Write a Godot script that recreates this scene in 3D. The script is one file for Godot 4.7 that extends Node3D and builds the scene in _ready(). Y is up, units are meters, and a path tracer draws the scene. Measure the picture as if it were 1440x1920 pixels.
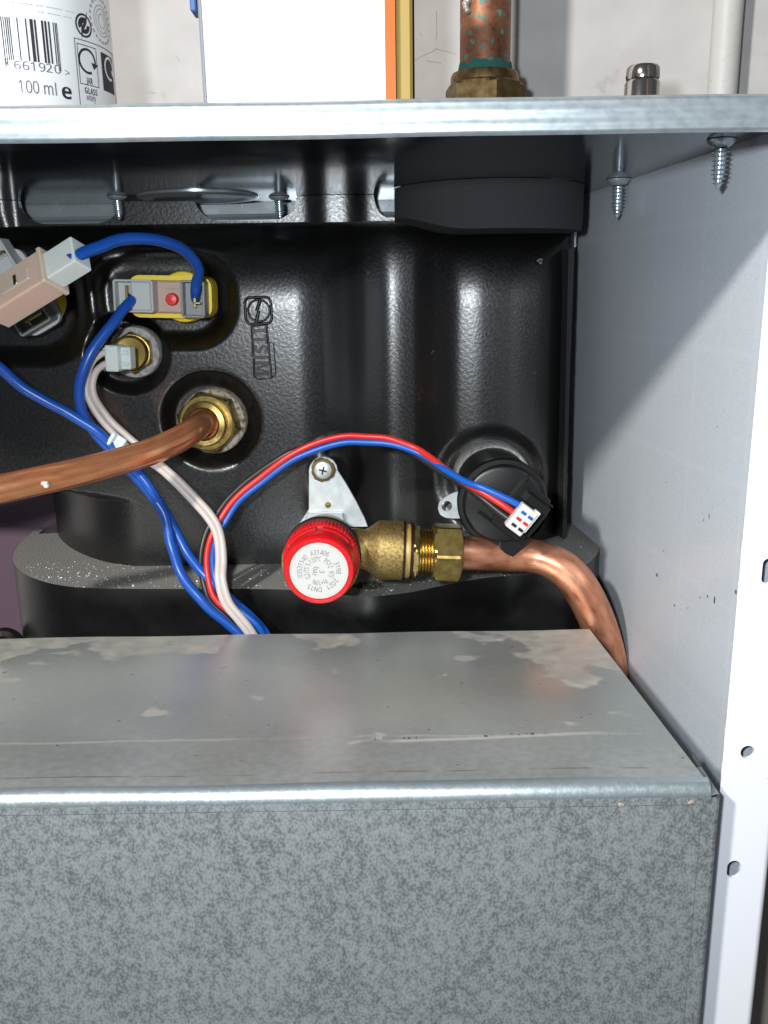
extends Node3D
# A black cast boiler in its open casing, seen close up. Camera at the origin, looking along -Z; metres.
const FPX := 1650.0
var cam_basis := Basis.from_euler(Vector3(deg_to_rad(-14.5), 0.0, deg_to_rad(-0.9)))
var M := {}
var counts := {}

# ------------------------------------------------------------------ layout helpers
func ray(px: float, py: float) -> Vector3:
	return cam_basis * Vector3((px - 720.0) / FPX, (960.0 - py) / FPX, -1.0)
func at(px: float, py: float, d: float) -> Vector3:      # the point at depth d (plane z = -d)
	var r := ray(px, py)
	return r * (d / -r.z)
func on_level(px: float, py: float, y: float) -> Vector3:  # the point on the level plane y
	var r := ray(px, py)
	return r * (y / r.y)
func k(d: float) -> float:                               # metres per photo pixel at depth d
	return d / (0.97 * FPX)
func frame(o: Vector3, z := Vector3(0, 0, 1), up := Vector3.UP) -> Transform3D:
	var zz := z.normalized()
	var x := up.cross(zz).normalized()
	return Transform3D(Basis(x, zz.cross(x), zz), o)
func turned(t: Transform3D, deg: float) -> Transform3D:   # turned clockwise as seen from the front
	return t * Transform3D(Basis(Vector3(0, 0, 1), deg_to_rad(-deg)), Vector3.ZERO)
func px_path(a: Array) -> Array:
	var out := []
	for p in a: out.append(at(p[0], p[1], p[2]))
	return out
func smooth(pts: Array, per := 8) -> Array:
	var out := []
	for i in pts.size() - 1:
		var a: Vector3 = pts[maxi(i - 1, 0)]
		var b: Vector3 = pts[i]
		var c: Vector3 = pts[i + 1]
		var d: Vector3 = pts[mini(i + 2, pts.size() - 1)]
		for j in per:
			var t := float(j) / per
			out.append(0.5 * ((2.0 * b) + (c - a) * t + (2.0 * a - 5.0 * b + 4.0 * c - d) * t * t + (3.0 * b - a - 3.0 * c + d) * t * t * t))
	out.append(pts[-1])
	return out
func kinked(pts: Array, seed_: int, amp := 0.0005) -> Array:   # small irregular bends of a real wire
	var f := FastNoiseLite.new()
	f.seed = seed_; f.frequency = 24.0; f.fractal_octaves = 2
	var out := []
	for p in pts: out.append(p + Vector3(f.get_noise_3dv(p), f.get_noise_3dv(p + Vector3(3, 1, 0)), f.get_noise_3dv(p + Vector3(0, 5, 2)) * 0.6) * amp * 2.0)
	return out
static func ss(a: float, b: float, x: float) -> float:
	var t := clampf((x - a) / (b - a), 0.0, 1.0)
	return t * t * (3.0 - 2.0 * t)

# ------------------------------------------------------------------ mesh collector
class G:
	var v := PackedVector3Array()
	var n := PackedVector3Array()
	var t := PackedVector2Array()
	func tri(a: Vector3, b: Vector3, c: Vector3, na: Vector3, nb: Vector3, nc: Vector3, ua := Vector2.ZERO, ub := Vector2.ZERO, uc := Vector2.ZERO):
		var f := (b - a).cross(c - a)
		if f.length_squared() < 1e-22: return
		if f.dot(na + nb + nc) > 0.0:
			v.append(a); v.append(c); v.append(b); n.append(na); n.append(nc); n.append(nb); t.append(ua); t.append(uc); t.append(ub)
		else:
			v.append(a); v.append(b); v.append(c); n.append(na); n.append(nb); n.append(nc); t.append(ua); t.append(ub); t.append(uc)
	func quad(a: Vector3, b: Vector3, c: Vector3, d: Vector3, na: Vector3, nb: Vector3, nc: Vector3, nd: Vector3, ua := Vector2.ZERO, ub := Vector2.ZERO, uc := Vector2.ZERO, ud := Vector2.ZERO):
		tri(a, b, c, na, nb, nc, ua, ub, uc)
		tri(a, c, d, na, nc, nd, ua, uc, ud)
	func flat(a: Vector3, b: Vector3, c: Vector3, d: Vector3, hint: Vector3, ua := Vector2.ZERO, ub := Vector2.ZERO, uc := Vector2.ZERO, ud := Vector2.ZERO):
		var m := (b - a).cross(c - a)
		if m.length_squared() < 1e-20: m = (c - a).cross(d - a)
		m = m.normalized()
		if m.dot(hint) < 0.0: m = -m
		quad(a, b, c, d, m, m, m, m, ua, ub, uc, ud)
	func mesh() -> ArrayMesh:
		var a := []
		a.resize(Mesh.ARRAY_MAX)
		a[Mesh.ARRAY_VERTEX] = v; a[Mesh.ARRAY_NORMAL] = n; a[Mesh.ARRAY_TEX_UV] = t
		var m := ArrayMesh.new()
		m.add_surface_from_arrays(Mesh.PRIMITIVE_TRIANGLES, a)
		return m

func box(g: G, x: Transform3D, s: Vector3, b := 0.0004):
	var h := s * 0.5
	var cp := func(ax: int, sg: Vector3) -> Vector3:
		var p := Vector3.ZERO
		for i in 3: p[i] = sg[i] * (h[i] if i == ax else h[i] - b)
		return x * p
	for ax in 3:
		var o := (ax + 1) % 3
		var q := (ax + 2) % 3
		for s0 in [-1.0, 1.0]:
			var c := []
			for w in [[-1, -1], [1, -1], [1, 1], [-1, 1]]:
				var sg := Vector3.ZERO
				sg[ax] = s0; sg[o] = w[0]; sg[q] = w[1]
				c.append(cp.call(ax, sg))
			var hint := Vector3.ZERO
			hint[ax] = s0
			g.flat(c[0], c[1], c[2], c[3], x.basis * hint, Vector2(0, 0), Vector2(1, 0), Vector2(1, 1), Vector2(0, 1))
			for s1 in [-1.0, 1.0]:          # the chamfer between this face and the next axis's
				var e0 := Vector3.ZERO
				e0[ax] = s0; e0[o] = s1; e0[q] = -1
				var e1 := e0
				e1[q] = 1
				g.flat(cp.call(ax, e0), cp.call(ax, e1), cp.call(o, e1), cp.call(o, e0), x.basis * (e0 + e1))
	for sx in [-1.0, 1.0]:
		for sy in [-1.0, 1.0]:
			for sz in [-1.0, 1.0]:
				var sg := Vector3(sx, sy, sz)
				var nn := (x.basis * sg).normalized()
				g.tri(cp.call(0, sg), cp.call(1, sg), cp.call(2, sg), nn, nn, nn)

# profile of (radius, height along local Z); rad(theta, r) may shape the section
func lathe(g: G, x: Transform3D, prof: Array, seg := 40, rad = null, flatten := false):
	var m := prof.size() - 1
	var sn := []
	for i in m:
		var e: Vector2 = prof[i + 1] - prof[i]
		var q := Vector2(e.y, -e.x)
		sn.append(q.normalized() if q.length() > 1e-9 else Vector2(1, 0))
	for i in m:
		var a: Vector2 = prof[i]
		var b: Vector2 = prof[i + 1]
		var n0: Vector2 = sn[i]
		var n1: Vector2 = sn[i]
		if i > 0 and n0.dot(sn[i - 1]) > 0.72: n0 = (n0 + sn[i - 1]).normalized()
		if i < m - 1 and n1.dot(sn[i + 1]) > 0.72: n1 = (n1 + sn[i + 1]).normalized()
		for j in seg:
			var t0 := TAU * j / seg
			var t1 := TAU * (j + 1) / seg
			var r0a := a.x; var r0b := b.x; var r1a := a.x; var r1b := b.x
			if rad != null:
				r0a = rad.call(t0, a.x); r0b = rad.call(t0, b.x); r1a = rad.call(t1, a.x); r1b = rad.call(t1, b.x)
			var p0 := x * Vector3(cos(t0) * r0a, sin(t0) * r0a, a.y)
			var p1 := x * Vector3(cos(t1) * r1a, sin(t1) * r1a, a.y)
			var p2 := x * Vector3(cos(t1) * r1b, sin(t1) * r1b, b.y)
			var p3 := x * Vector3(cos(t0) * r0b, sin(t0) * r0b, b.y)
			var u0 := Vector2(float(j) / seg, float(i) / m)
			var u2 := Vector2(float(j + 1) / seg, float(i + 1) / m)
			if flatten:
				var tm := (t0 + t1) * 0.5
				g.flat(p0, p1, p2, p3, x.basis * Vector3(cos(tm) * sn[i].x, sin(tm) * sn[i].x, sn[i].y), u0, Vector2(u2.x, u0.y), u2, Vector2(u0.x, u2.y))
			else:
				g.quad(p0, p1, p2, p3, x.basis * Vector3(cos(t0) * n0.x, sin(t0) * n0.x, n0.y), x.basis * Vector3(cos(t1) * n0.x, sin(t1) * n0.x, n0.y), x.basis * Vector3(cos(t1) * n1.x, sin(t1) * n1.x, n1.y), x.basis * Vector3(cos(t0) * n1.x, sin(t0) * n1.x, n1.y), u0, Vector2(u2.x, u0.y), u2, Vector2(u0.x, u2.y))

func hexnut(g: G, x: Transform3D, ap: float, h0: float, h1: float, hole := 0.0, turn := 0.0):
	var across := ap / cos(PI / 6.0)
	var hexr := func(th: float, r: float) -> float:
		var q := fposmod(th + turn, PI / 3.0) - PI / 6.0
		return minf(r, ap / cos(q))
	var c := across - ap
	lathe(g, x, [Vector2(hole, h0), Vector2(ap * 0.97, h0), Vector2(ap + c * 0.35, h0 + c * 0.3), Vector2(across, h0 + c * 0.75), Vector2(across, h1 - c * 0.75), Vector2(ap + c * 0.35, h1 - c * 0.3), Vector2(ap * 0.97, h1), Vector2(hole, h1)], 72, hexr, true)

func tube(g: G, pts: Array, r, seg := 12, cap := true):
	var up := Vector3(0.13, 0.9, 0.41).normalized()
	var rings := []
	var nor := []
	var length := 0.0
	var ls := []
	for i in pts.size():
		var d: Vector3 = (pts[mini(i + 1, pts.size() - 1)] - pts[maxi(i - 1, 0)]).normalized()
		up = (up - d * up.dot(d)).normalized()
		var s := d.cross(up)
		var rr: float = r.call(float(i) / (pts.size() - 1)) if r is Callable else r
		var ring := []
		var rn := []
		for j in seg + 1:
			var a := TAU * j / seg
			var q := up * cos(a) + s * sin(a)
			ring.append(pts[i] + q * rr)
			rn.append(q)
		rings.append(ring); nor.append(rn)
		if i > 0: length += (pts[i] - pts[i - 1]).length()
		ls.append(length)
	for i in pts.size() - 1:
		for j in seg:
			g.quad(rings[i][j], rings[i][j + 1], rings[i + 1][j + 1], rings[i + 1][j], nor[i][j], nor[i][j + 1], nor[i + 1][j + 1], nor[i + 1][j], Vector2(float(j) / seg, ls[i]), Vector2(float(j + 1) / seg, ls[i]), Vector2(float(j + 1) / seg, ls[i + 1]), Vector2(float(j) / seg, ls[i + 1]))
	if cap:
		for e in [0, pts.size() - 1]:
			var o: Vector3 = pts[e] - pts[1 if e == 0 else e - 1]
			o = o.normalized()
			for j in seg: g.tri(pts[e], rings[e][j], rings[e][j + 1], o, o, o)

# polygon in the frame's XY plane, from z0 (back) to z1 (front), front edge chamfered
func prism(g: G, x: Transform3D, poly: Array, z0: float, z1: float, bev := 0.0003):
	var p := PackedVector2Array(poly)
	if Geometry2D.is_polygon_clockwise(p): p.reverse()
	var cnt := p.size()
	var ins := PackedVector2Array()
	var en := []
	for i in cnt:
		var e := (p[(i + 1) % cnt] - p[i]).normalized()
		en.append(Vector2(e.y, -e.x))
	for i in cnt:
		var a: Vector2 = en[(i + cnt - 1) % cnt]
		var b: Vector2 = en[i]
		var m := (a + b).normalized()
		ins.append(p[i] - m * (bev / maxf(0.4, m.dot(b))))
	var fz := x.basis.z.normalized()
	for side in 2:
		var poly2 := ins if side == 0 else p
		var idx := Geometry2D.triangulate_polygon(poly2)
		var z := z1 if side == 0 else z0
		var nn := fz if side == 0 else -fz
		for i in range(0, idx.size(), 3):
			var a := poly2[idx[i]]; var b := poly2[idx[i + 1]]; var c := poly2[idx[i + 2]]
			g.tri(x * Vector3(a.x, a.y, z), x * Vector3(b.x, b.y, z), x * Vector3(c.x, c.y, z), nn, nn, nn, a, b, c)
	for i in cnt:
		var j := (i + 1) % cnt
		var na: Vector2 = en[i]
		var nb: Vector2 = en[i]
		if en[(i + cnt - 1) % cnt].dot(en[i]) > 0.75: na = (en[(i + cnt - 1) % cnt] + en[i]).normalized()
		if en[j].dot(en[i]) > 0.75: nb = (en[j] + en[i]).normalized()
		var va := (x.basis * Vector3(na.x, na.y, 0)).normalized()
		var vb := (x.basis * Vector3(nb.x, nb.y, 0)).normalized()
		g.quad(x * Vector3(p[i].x, p[i].y, z0), x * Vector3(p[j].x, p[j].y, z0), x * Vector3(p[j].x, p[j].y, z1 - bev), x * Vector3(p[i].x, p[i].y, z1 - bev), va, vb, vb, va)
		var ba := (va + fz).normalized()
		var bb := (vb + fz).normalized()
		g.quad(x * Vector3(p[i].x, p[i].y, z1 - bev), x * Vector3(p[j].x, p[j].y, z1 - bev), x * Vector3(ins[j].x, ins[j].y, z1), x * Vector3(ins[i].x, ins[i].y, z1), ba, bb, bb, ba)

# polygon of photo pixels -> the frame's own XY, taken at depth d on the plane through it
func px_poly(x: Transform3D, pts: Array, d: float) -> Array:
	var inv := x.affine_inverse()
	var out := []
	for p in pts:
		var q := inv * at(p[0], p[1], d)
		out.append(Vector2(q.x, q.y))
	return out
func circle(r: float, seg := 24, c := Vector2.ZERO, a0 := 0.0, a1 := TAU) -> Array:
	var out := []
	var full := absf(a1 - a0 - TAU) < 1e-4
	for i in (seg if full else seg + 1):
		var a := a0 + (a1 - a0) * i / seg
		out.append(c + Vector2(cos(a), sin(a)) * r)
	return out
func rrect(w: float, h: float, r: float, seg := 5) -> Array:
	var out := []
	for c in [[1, 1, 0.0], [-1, 1, PI / 2], [-1, -1, PI], [1, -1, PI * 1.5]]:
		for i in seg + 1:
			var a: float = c[2] + PI / 2 * i / seg
			out.append(Vector2(c[0] * (w / 2 - r) + cos(a) * r, c[1] * (h / 2 - r) + sin(a) * r))
	return out

# lettering: flat outline text of the given height, every corner put in place by to(Vector2) -> [point, normal]
func letters(g: G, s: String, height: float, to: Callable, bold := false, fit := 0.0, deep := 0.0):
	var f := SystemFont.new()
	f.font_names = PackedStringArray(["Droid Sans"])
	f.font_weight = 700 if bold else 400
	var tm := TextMesh.new()
	tm.text = s; tm.font = f; tm.font_size = 32; tm.pixel_size = height / 23.0; tm.depth = deep
	tm.curve_step = 3.0
	var a := tm.get_mesh_arrays()
	var vs: PackedVector3Array = a[Mesh.ARRAY_VERTEX]
	var ix: PackedInt32Array = a[Mesh.ARRAY_INDEX]
	var sx := 1.0
	if fit > 0.0:                                        # squeeze to the given width
		var hi := 1e-6
		for p in vs: hi = maxf(hi, absf(p.x))
		sx = fit / (2.0 * hi)
	var ns: PackedVector3Array = a[Mesh.ARRAY_NORMAL]
	for i in range(0, ix.size(), 3):
		var q := []
		for j in 3:
			var p := vs[ix[i + j]]
			var w: Array = to.call(Vector2(p.x * sx, p.y))
			w = [w[0] + w[1] * p.z, w[1]]
			q.append(w)
		if deep > 0.0:
			var fn: Vector3 = (q[2][0] - q[0][0]).cross(q[1][0] - q[0][0]).normalized()
			for w in q: w[1] = fn
		g.tri(q[0][0], q[1][0], q[2][0], q[0][1], q[1][1], q[2][1])

# ------------------------------------------------------------------ scene tree helpers
func numbered(s: String) -> String:
	if not counts.has(s):
		counts[s] = 0
		return s
	counts[s] += 1
	return "%s_%03d" % [s, counts[s]]
func thing(called: String, label: String, category: String, pos := Vector3.ZERO, group := "") -> Node3D:
	var o := Node3D.new()
	o.name = numbered(called)
	add_child(o)
	o.position = pos
	o.set_meta("label", label); o.set_meta("category", category)
	if group: o.set_meta("group", group)
	return o
# commits a collector (in world space) as one mesh under a thing or part
func part(parent: Node3D, called: String, g: G, m: Material, label := "") -> MeshInstance3D:
	var o := MeshInstance3D.new()
	var base: Vector3 = parent.get_meta("base") if parent.has_meta("base") else parent.position
	if parent == self: base = Vector3.ZERO
	if base != Vector3.ZERO:
		for i in g.v.size(): g.v[i] -= base
	o.mesh = g.mesh()
	o.material_override = m
	o.name = called
	o.cast_shadow = GeometryInstance3D.SHADOW_CASTING_SETTING_ON
	if base != Vector3.ZERO and parent != self: bases[o] = base
	parent.add_child(o, true)
	if label: o.set_meta("label", label)
	return o
var bases := {}
func sub(parent: MeshInstance3D, called: String, g: G, m: Material, label := "") -> MeshInstance3D:
	var base: Vector3 = bases.get(parent, Vector3.ZERO)
	var o := MeshInstance3D.new()
	for i in g.v.size(): g.v[i] -= base
	o.mesh = g.mesh(); o.material_override = m; o.name = called
	parent.add_child(o, true)
	if label: o.set_meta("label", label)
	return o

# ------------------------------------------------------------------ textures and materials
func noise(seed_: int, freq: float, oct := 4, type := FastNoiseLite.TYPE_SIMPLEX_SMOOTH, w := 512, h := 512, seamless := true) -> PackedByteArray:
	var f := FastNoiseLite.new()
	f.seed = seed_; f.frequency = freq; f.fractal_octaves = oct; f.noise_type = type
	if oct <= 1: f.fractal_type = FastNoiseLite.FRACTAL_NONE
	var im := f.get_seamless_image(w, h) if seamless else f.get_image(w, h)
	im.convert(Image.FORMAT_L8)
	return im.get_data()
func ramp(data: PackedByteArray, stops: Array, w := 512, h := 512) -> ImageTexture:
	var lut := PackedByteArray()
	for i in 256:
		var x := i / 255.0
		var c: Color = stops[0][1]
		for s in stops.size() - 1:
			if x >= stops[s][0]:
				c = (stops[s][1] as Color).lerp(stops[s + 1][1], clampf((x - stops[s][0]) / (stops[s + 1][0] - stops[s][0]), 0, 1))
		lut.append(int(c.r * 255)); lut.append(int(c.g * 255)); lut.append(int(c.b * 255))
	var out := PackedByteArray()
	out.resize(data.size() * 3)
	for i in data.size():
		var q := data[i] * 3
		out[i * 3] = lut[q]; out[i * 3 + 1] = lut[q + 1]; out[i * 3 + 2] = lut[q + 2]
	return tex(Image.create_from_data(w, h, false, Image.FORMAT_RGB8, out))
func grey(data: PackedByteArray, lo: float, hi: float, w := 512, h := 512) -> ImageTexture:
	return ramp(data, [[0.0, Color(lo, lo, lo)], [1.0, Color(hi, hi, hi)]], w, h)
func tex(im: Image) -> ImageTexture:
	return ImageTexture.create_from_image(im)
func mat(called: String, c: Color, rough: float, metal := 0.0) -> StandardMaterial3D:
	var m := StandardMaterial3D.new()
	m.resource_name = called
	m.albedo_color = c; m.roughness = rough; m.metallic = metal
	M[called] = m
	return m
func triplanar(m: StandardMaterial3D, span: float):
	m.uv1_triplanar = true; m.uv1_world_triplanar = true
	m.uv1_scale = Vector3.ONE / span
	m.uv1_triplanar_sharpness = 4.0
func relief(m: StandardMaterial3D, t: Texture2D, cm: float):
	m.heightmap_enabled = true; m.heightmap_texture = t; m.heightmap_scale = cm
func g8(v: float) -> Color: return Color(v, v, v)

func make_materials():
	var fine := noise(11, 0.02, 3)
	var grain := noise(12, 0.09, 3)
	var cloud := noise(13, 0.008, 4)
	var fine_t := grey(fine, 0.0, 1.0)
	var grain_t := grey(grain, 0.0, 1.0)
	# black cast skin with orange peel
	var b := mat("black_cast", g8(0.045), 0.40)
	b.metallic_specular = 0.72
	triplanar(b, 0.027)
	relief(b, fine_t, 0.0050)
	b.albedo_texture = ramp(noise(14, 0.03, 5), [[0.0, g8(0.7)], [0.75, g8(1.0)], [0.86, g8(1.1)], [1.0, g8(2.0)]])
	b.roughness_texture = grey(noise(19, 0.02, 5), 0.72, 1.0)
	b.roughness = 0.375
	var bs := mat("black_smooth", g8(0.04), 0.45)
	triplanar(bs, 0.12)
	bs.roughness_texture = grey(cloud, 0.6, 1.0)
	bs.albedo_texture = ramp(noise(15, 0.05, 4), [[0.0, g8(0.75)], [0.8, g8(1.0)], [1.0, g8(1.0)]])
	relief(bs, fine_t, 0.004)
	mat("black_plastic", g8(0.06), 0.36)
	triplanar(M.black_plastic, 0.02)
	relief(M.black_plastic, grain_t, 0.0025)
	mat("black_rough", g8(0.08), 0.75)
	var fo := mat("foam_rubber", Color(0.17, 0.175, 0.19), 0.85)
	triplanar(fo, 0.06)
	relief(fo, grain_t, 0.008)
	fo.albedo_texture = ramp(noise(16, 0.2, 2), [[0.0, g8(0.85)], [0.8, g8(1.0)], [0.93, g8(1.4)], [1.0, g8(3.0)]])
	var fc := mat("foam_cut", Color(0.63, 0.62, 0.60), 0.6)
	triplanar(fc, 0.05)
	relief(fc, grey(noise(17, 0.11, 2, FastNoiseLite.TYPE_CELLULAR), 0.0, 1.0), 0.05)
	fc.albedo_texture = ramp(noise(18, 0.14, 2), [[0.0, g8(0.5)], [0.5, g8(0.85)], [0.72, g8(1.0)], [0.86, Color(1, 1, 1)], [1.0, Color(1, 1, 1)]])
	# copper, brass, zinc
	var cu_n := noise(21, 0.016, 5)
	var cu := mat("copper", Color(1, 1, 1), 0.27, 0.78)
	cu.uv1_scale = Vector3(1, 1.0 / 0.15, 1)
	cu.albedo_texture = ramp(cu_n, [[0.0, Color(0.84, 0.53, 0.36)], [0.28, Color(0.93, 0.61, 0.43)], [0.6, Color(0.96, 0.65, 0.46)], [1.0, Color(0.98, 0.72, 0.55)]])
	cu.roughness_texture = grey(noise(22, 0.03, 4), 0.75, 1.0)
	cu.roughness = 0.25
	var cud := mat("copper_dull", Color(1, 1, 1), 0.45, 0.8)
	cud.uv1_scale = Vector3(1, 1.0 / 0.15, 1)
	cud.albedo_texture = ramp(cu_n, [[0.0, Color(0.56, 0.35, 0.26)], [0.28, Color(0.78, 0.52, 0.40)], [0.6, Color(0.86, 0.60, 0.47)], [1.0, Color(0.90, 0.67, 0.55)]])
	cud.roughness_texture = grey(noise(22, 0.03, 4), 0.6, 1.0)
	var br := mat("brass", Color(1, 1, 1), 0.36, 1.0)
	triplanar(br, 0.05)
	br.albedo_texture = ramp(cu_n, [[0.0, Color(0.56, 0.47, 0.27)], [0.5, Color(0.68, 0.59, 0.35)], [1.0, Color(0.78, 0.70, 0.47)]])
	mat("brass_bright", Color(0.84, 0.73, 0.45), 0.22, 1.0)
	var bc := mat("brass_cast", Color(1, 1, 1), 0.55, 0.9)
	triplanar(bc, 0.02)
	bc.albedo_texture = ramp(fine, [[0.0, Color(0.42, 0.35, 0.21)], [0.5, Color(0.58, 0.50, 0.31)], [1.0, Color(0.68, 0.60, 0.40)]])
	relief(bc, grain_t, 0.006)
	var bo := mat("brass_old", Color(1, 1, 1), 0.5, 1.0)
	triplanar(bo, 0.05)
	bo.albedo_texture = ramp(cu_n, [[0.0, Color(0.42, 0.33, 0.22)], [0.5, Color(0.56, 0.46, 0.32)], [1.0, Color(0.66, 0.56, 0.40)]])
	relief(bo, grain_t, 0.004)
	var cv := mat("copper_verdigris", Color(1, 1, 1), 0.5)
	triplanar(cv, 0.055)
	var cvn := noise(24, 0.014, 4)
	cv.albedo_texture = ramp(cvn, [[0.0, Color(0.42, 0.28, 0.21)], [0.45, Color(0.60, 0.40, 0.30)], [0.66, Color(0.54, 0.37, 0.28)], [0.70, Color(0.27, 0.50, 0.46)], [1.0, Color(0.36, 0.64, 0.58)]])
	cv.metallic_texture = ramp(cvn, [[0.0, g8(0.6)], [0.66, g8(0.6)], [0.70, g8(0.0)], [1.0, g8(0.0)]])
	cv.metallic = 1.0
	mat("verdigris", Color(0.16, 0.42, 0.38), 0.85)
	var zn := mat("zinc", Color(1, 1, 1), 0.45, 0.55)
	triplanar(zn, 0.05)
	zn.albedo_texture = ramp(cloud, [[0.0, Color(0.72, 0.75, 0.76)], [1.0, Color(0.88, 0.91, 0.93)]])
	mat("screw_steel", Color(0.74, 0.78, 0.80), 0.28, 0.75)
	mat("chrome", Color(0.82, 0.80, 0.78), 0.16, 1.0)
	var al := mat("grey_boss", Color(1, 1, 1), 0.5, 0.1)
	triplanar(al, 0.04)
	al.albedo_texture = ramp(noise(26, 0.02, 4), [[0.0, Color(0.44, 0.42, 0.40)], [0.5, Color(0.60, 0.60, 0.60)], [1.0, Color(0.72, 0.72, 0.70)]])
	relief(al, grain_t, 0.004)
	var rb := mat("boss_stained", Color(1, 1, 1), 0.7, 0.1)
	triplanar(rb, 0.03)
	rb.albedo_texture = ramp(noise(27, 0.014, 4), [[0.0, Color(0.40, 0.24, 0.14)], [0.32, Color(0.58, 0.48, 0.38)], [0.45, Color(0.68, 0.65, 0.58)], [1.0, Color(0.78, 0.77, 0.72)]])
	mat("rust", Color(0.17, 0.055, 0.03), 0.35)
	mat("sealant", Color(0.72, 0.62, 0.36), 0.5, 0.4)
	# galvanised sheet: mottled front, smoother top with chalky stains
	var w := 2048
	var h := 1024
	var sp := noise(31, 0.125, 4, FastNoiseLite.TYPE_SIMPLEX, w, h, false)
	var sq := noise(32, 0.007, 4, FastNoiseLite.TYPE_SIMPLEX_SMOOTH, w, h, false)
	var fr := noise(33, 0.035, 3, FastNoiseLite.TYPE_SIMPLEX, w, h, false)
	var mix := PackedByteArray()
	mix.resize(sp.size())
	for i in sp.size(): mix[i] = clampi(int(sp[i] * 0.60 + sq[i] * 0.20 + fr[i] * 0.42 - 30), 0, 255)
	var rs := RandomNumberGenerator.new(); rs.seed = 77
	for i in 70:                                          # handling scratches and smears
		var cx := rs.randf() * w; var cy := rs.randf() * h
		var an := rs.randf_range(-0.5, 0.5) + (0.0 if rs.randf() < 0.7 else 1.2)
		var ln := rs.randi_range(20, 200)
		var lift := rs.randi_range(10, 34)
		for q in ln:
			var ix := int(cx + cos(an) * q); var iy := int(cy + sin(an) * q + 2.0 * sin(q * 0.02))
			if ix >= 0 and iy >= 0 and ix < w and iy < h: mix[iy * w + ix] = mini(255, mix[iy * w + ix] + lift)
	var gv := mat("galvanised", Color(1, 1, 1), 0.5, 0.68)
	gv.albedo_texture = ramp(mix, [[0.0, Color(0.43, 0.455, 0.47)], [0.26, Color(0.54, 0.565, 0.58)], [0.42, Color(0.645, 0.675, 0.685)], [0.58, Color(0.74, 0.77, 0.775)], [1.0, Color(0.86, 0.885, 0.885)]], w, h)
	gv.roughness_texture = ramp(mix, [[0.0, g8(0.95)], [0.4, g8(0.75)], [1.0, g8(0.55)]], w, h)
	gv.roughness = 0.62
	gv.uv1_scale = Vector3(1.0 / 0.40, 1.0 / 0.27, 1)
	gv.uv1_offset = Vector3(0.68, 0.0, 0)
	var gr := mat("galvanised_edge", Color(0.74, 0.79, 0.81), 0.52, 0.8)
	gr.roughness_texture = gv.roughness_texture
	gr.uv1_scale = gv.uv1_scale
	var gl := mat("galvanised_lip", Color(1, 1, 1), 0.40, 0.75)
	var lipn := noise(34, 0.03, 5)
	gl.albedo_texture = ramp(lipn, [[0.0, Color(0.66, 0.705, 0.735)], [0.45, Color(0.72, 0.765, 0.79)], [0.55, Color(0.735, 0.78, 0.80)], [1.0, Color(0.77, 0.805, 0.825)]])
	gl.uv1_scale = Vector3(1.0 / 0.08, 1.0 / 0.06, 1)
	gl.roughness_texture = grey(lipn, 0.92, 1.0)
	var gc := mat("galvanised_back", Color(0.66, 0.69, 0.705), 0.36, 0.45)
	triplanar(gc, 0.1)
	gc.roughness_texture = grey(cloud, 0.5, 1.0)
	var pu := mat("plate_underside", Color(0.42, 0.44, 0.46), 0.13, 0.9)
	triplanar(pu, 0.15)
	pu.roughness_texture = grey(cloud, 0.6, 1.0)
	M["ledge_top"] = ledge_material()
	# paint and plastics
	var wp := mat("white_paint", Color(0.775, 0.80, 0.83), 0.40)
	triplanar(wp, 0.05)
	wp.roughness_texture = grey(noise(44, 0.012, 5), 0.7, 1.0)
	wp.albedo_texture = grey(noise(41, 0.22, 3), 0.90, 1.03)
	relief(wp, grain_t, 0.0015)
	var fl := mat("flange_paint", Color(0.90, 0.91, 0.94), 0.35)
	triplanar(fl, 0.3)
	var wl := mat("wall_paint", Color(1, 1, 1), 0.8)
	triplanar(wl, 0.35)
	wl.albedo_texture = ramp(noise(42, 0.02, 5), [[0.0, Color(0.67, 0.655, 0.64)], [0.2, Color(0.765, 0.755, 0.75)], [1.0, Color(0.81, 0.805, 0.80)]])
	relief(wl, fine_t, 0.01)
	mat("wall_crack", Color(0.60, 0.58, 0.56), 0.9)
	mat("back_lacquer", Color(0.46, 0.38, 0.44), 0.25, 0.3)
	mat("blue_wire", Color(0.09, 0.31, 0.66), 0.34)
	mat("red_wire", Color(0.78, 0.17, 0.16), 0.38)
	mat("thin_blue_wire", Color(0.08, 0.34, 0.70), 0.38)
	mat("black_wire", g8(0.14), 0.4)
	mat("white_wire", Color(0.77, 0.73, 0.71), 0.42)
	mat("white_plastic", Color(0.84, 0.84, 0.82), 0.4)
	mat("red_plastic", Color(0.80, 0.06, 0.085), 0.36)
	mat("label_white", Color(0.76, 0.76, 0.745), 0.55)
	mat("label_ink", Color(0.44, 0.44, 0.45), 0.6)
	var nw := mat("nylon_white", Color(0.86, 0.875, 0.86), 0.35)
	nw.subsurf_scatter_enabled = true; nw.subsurf_scatter_strength = 0.3
	var np := mat("nylon_pink", Color(0.87, 0.73, 0.66), 0.35)
	np.subsurf_scatter_enabled = true; np.subsurf_scatter_strength = 0.3
	mat("nylon_grey", Color(0.71, 0.73, 0.73), 0.35)
	mat("grey_shade", Color(0.55, 0.56, 0.55), 0.4)
	mat("yellow_plastic", Color(0.92, 0.81, 0.22), 0.4)
	mat("beige_plastic", Color(0.72, 0.62, 0.57), 0.45)
	mat("red_button", Color(0.88, 0.22, 0.22), 0.4)
	mat("steel_pin", Color(0.85, 0.78, 0.55), 0.25, 1.0)
	mat("ink", Color(0.13, 0.12, 0.17), 0.6)
	mat("ink_light", Color(0.36, 0.34, 0.38), 0.6)
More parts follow.
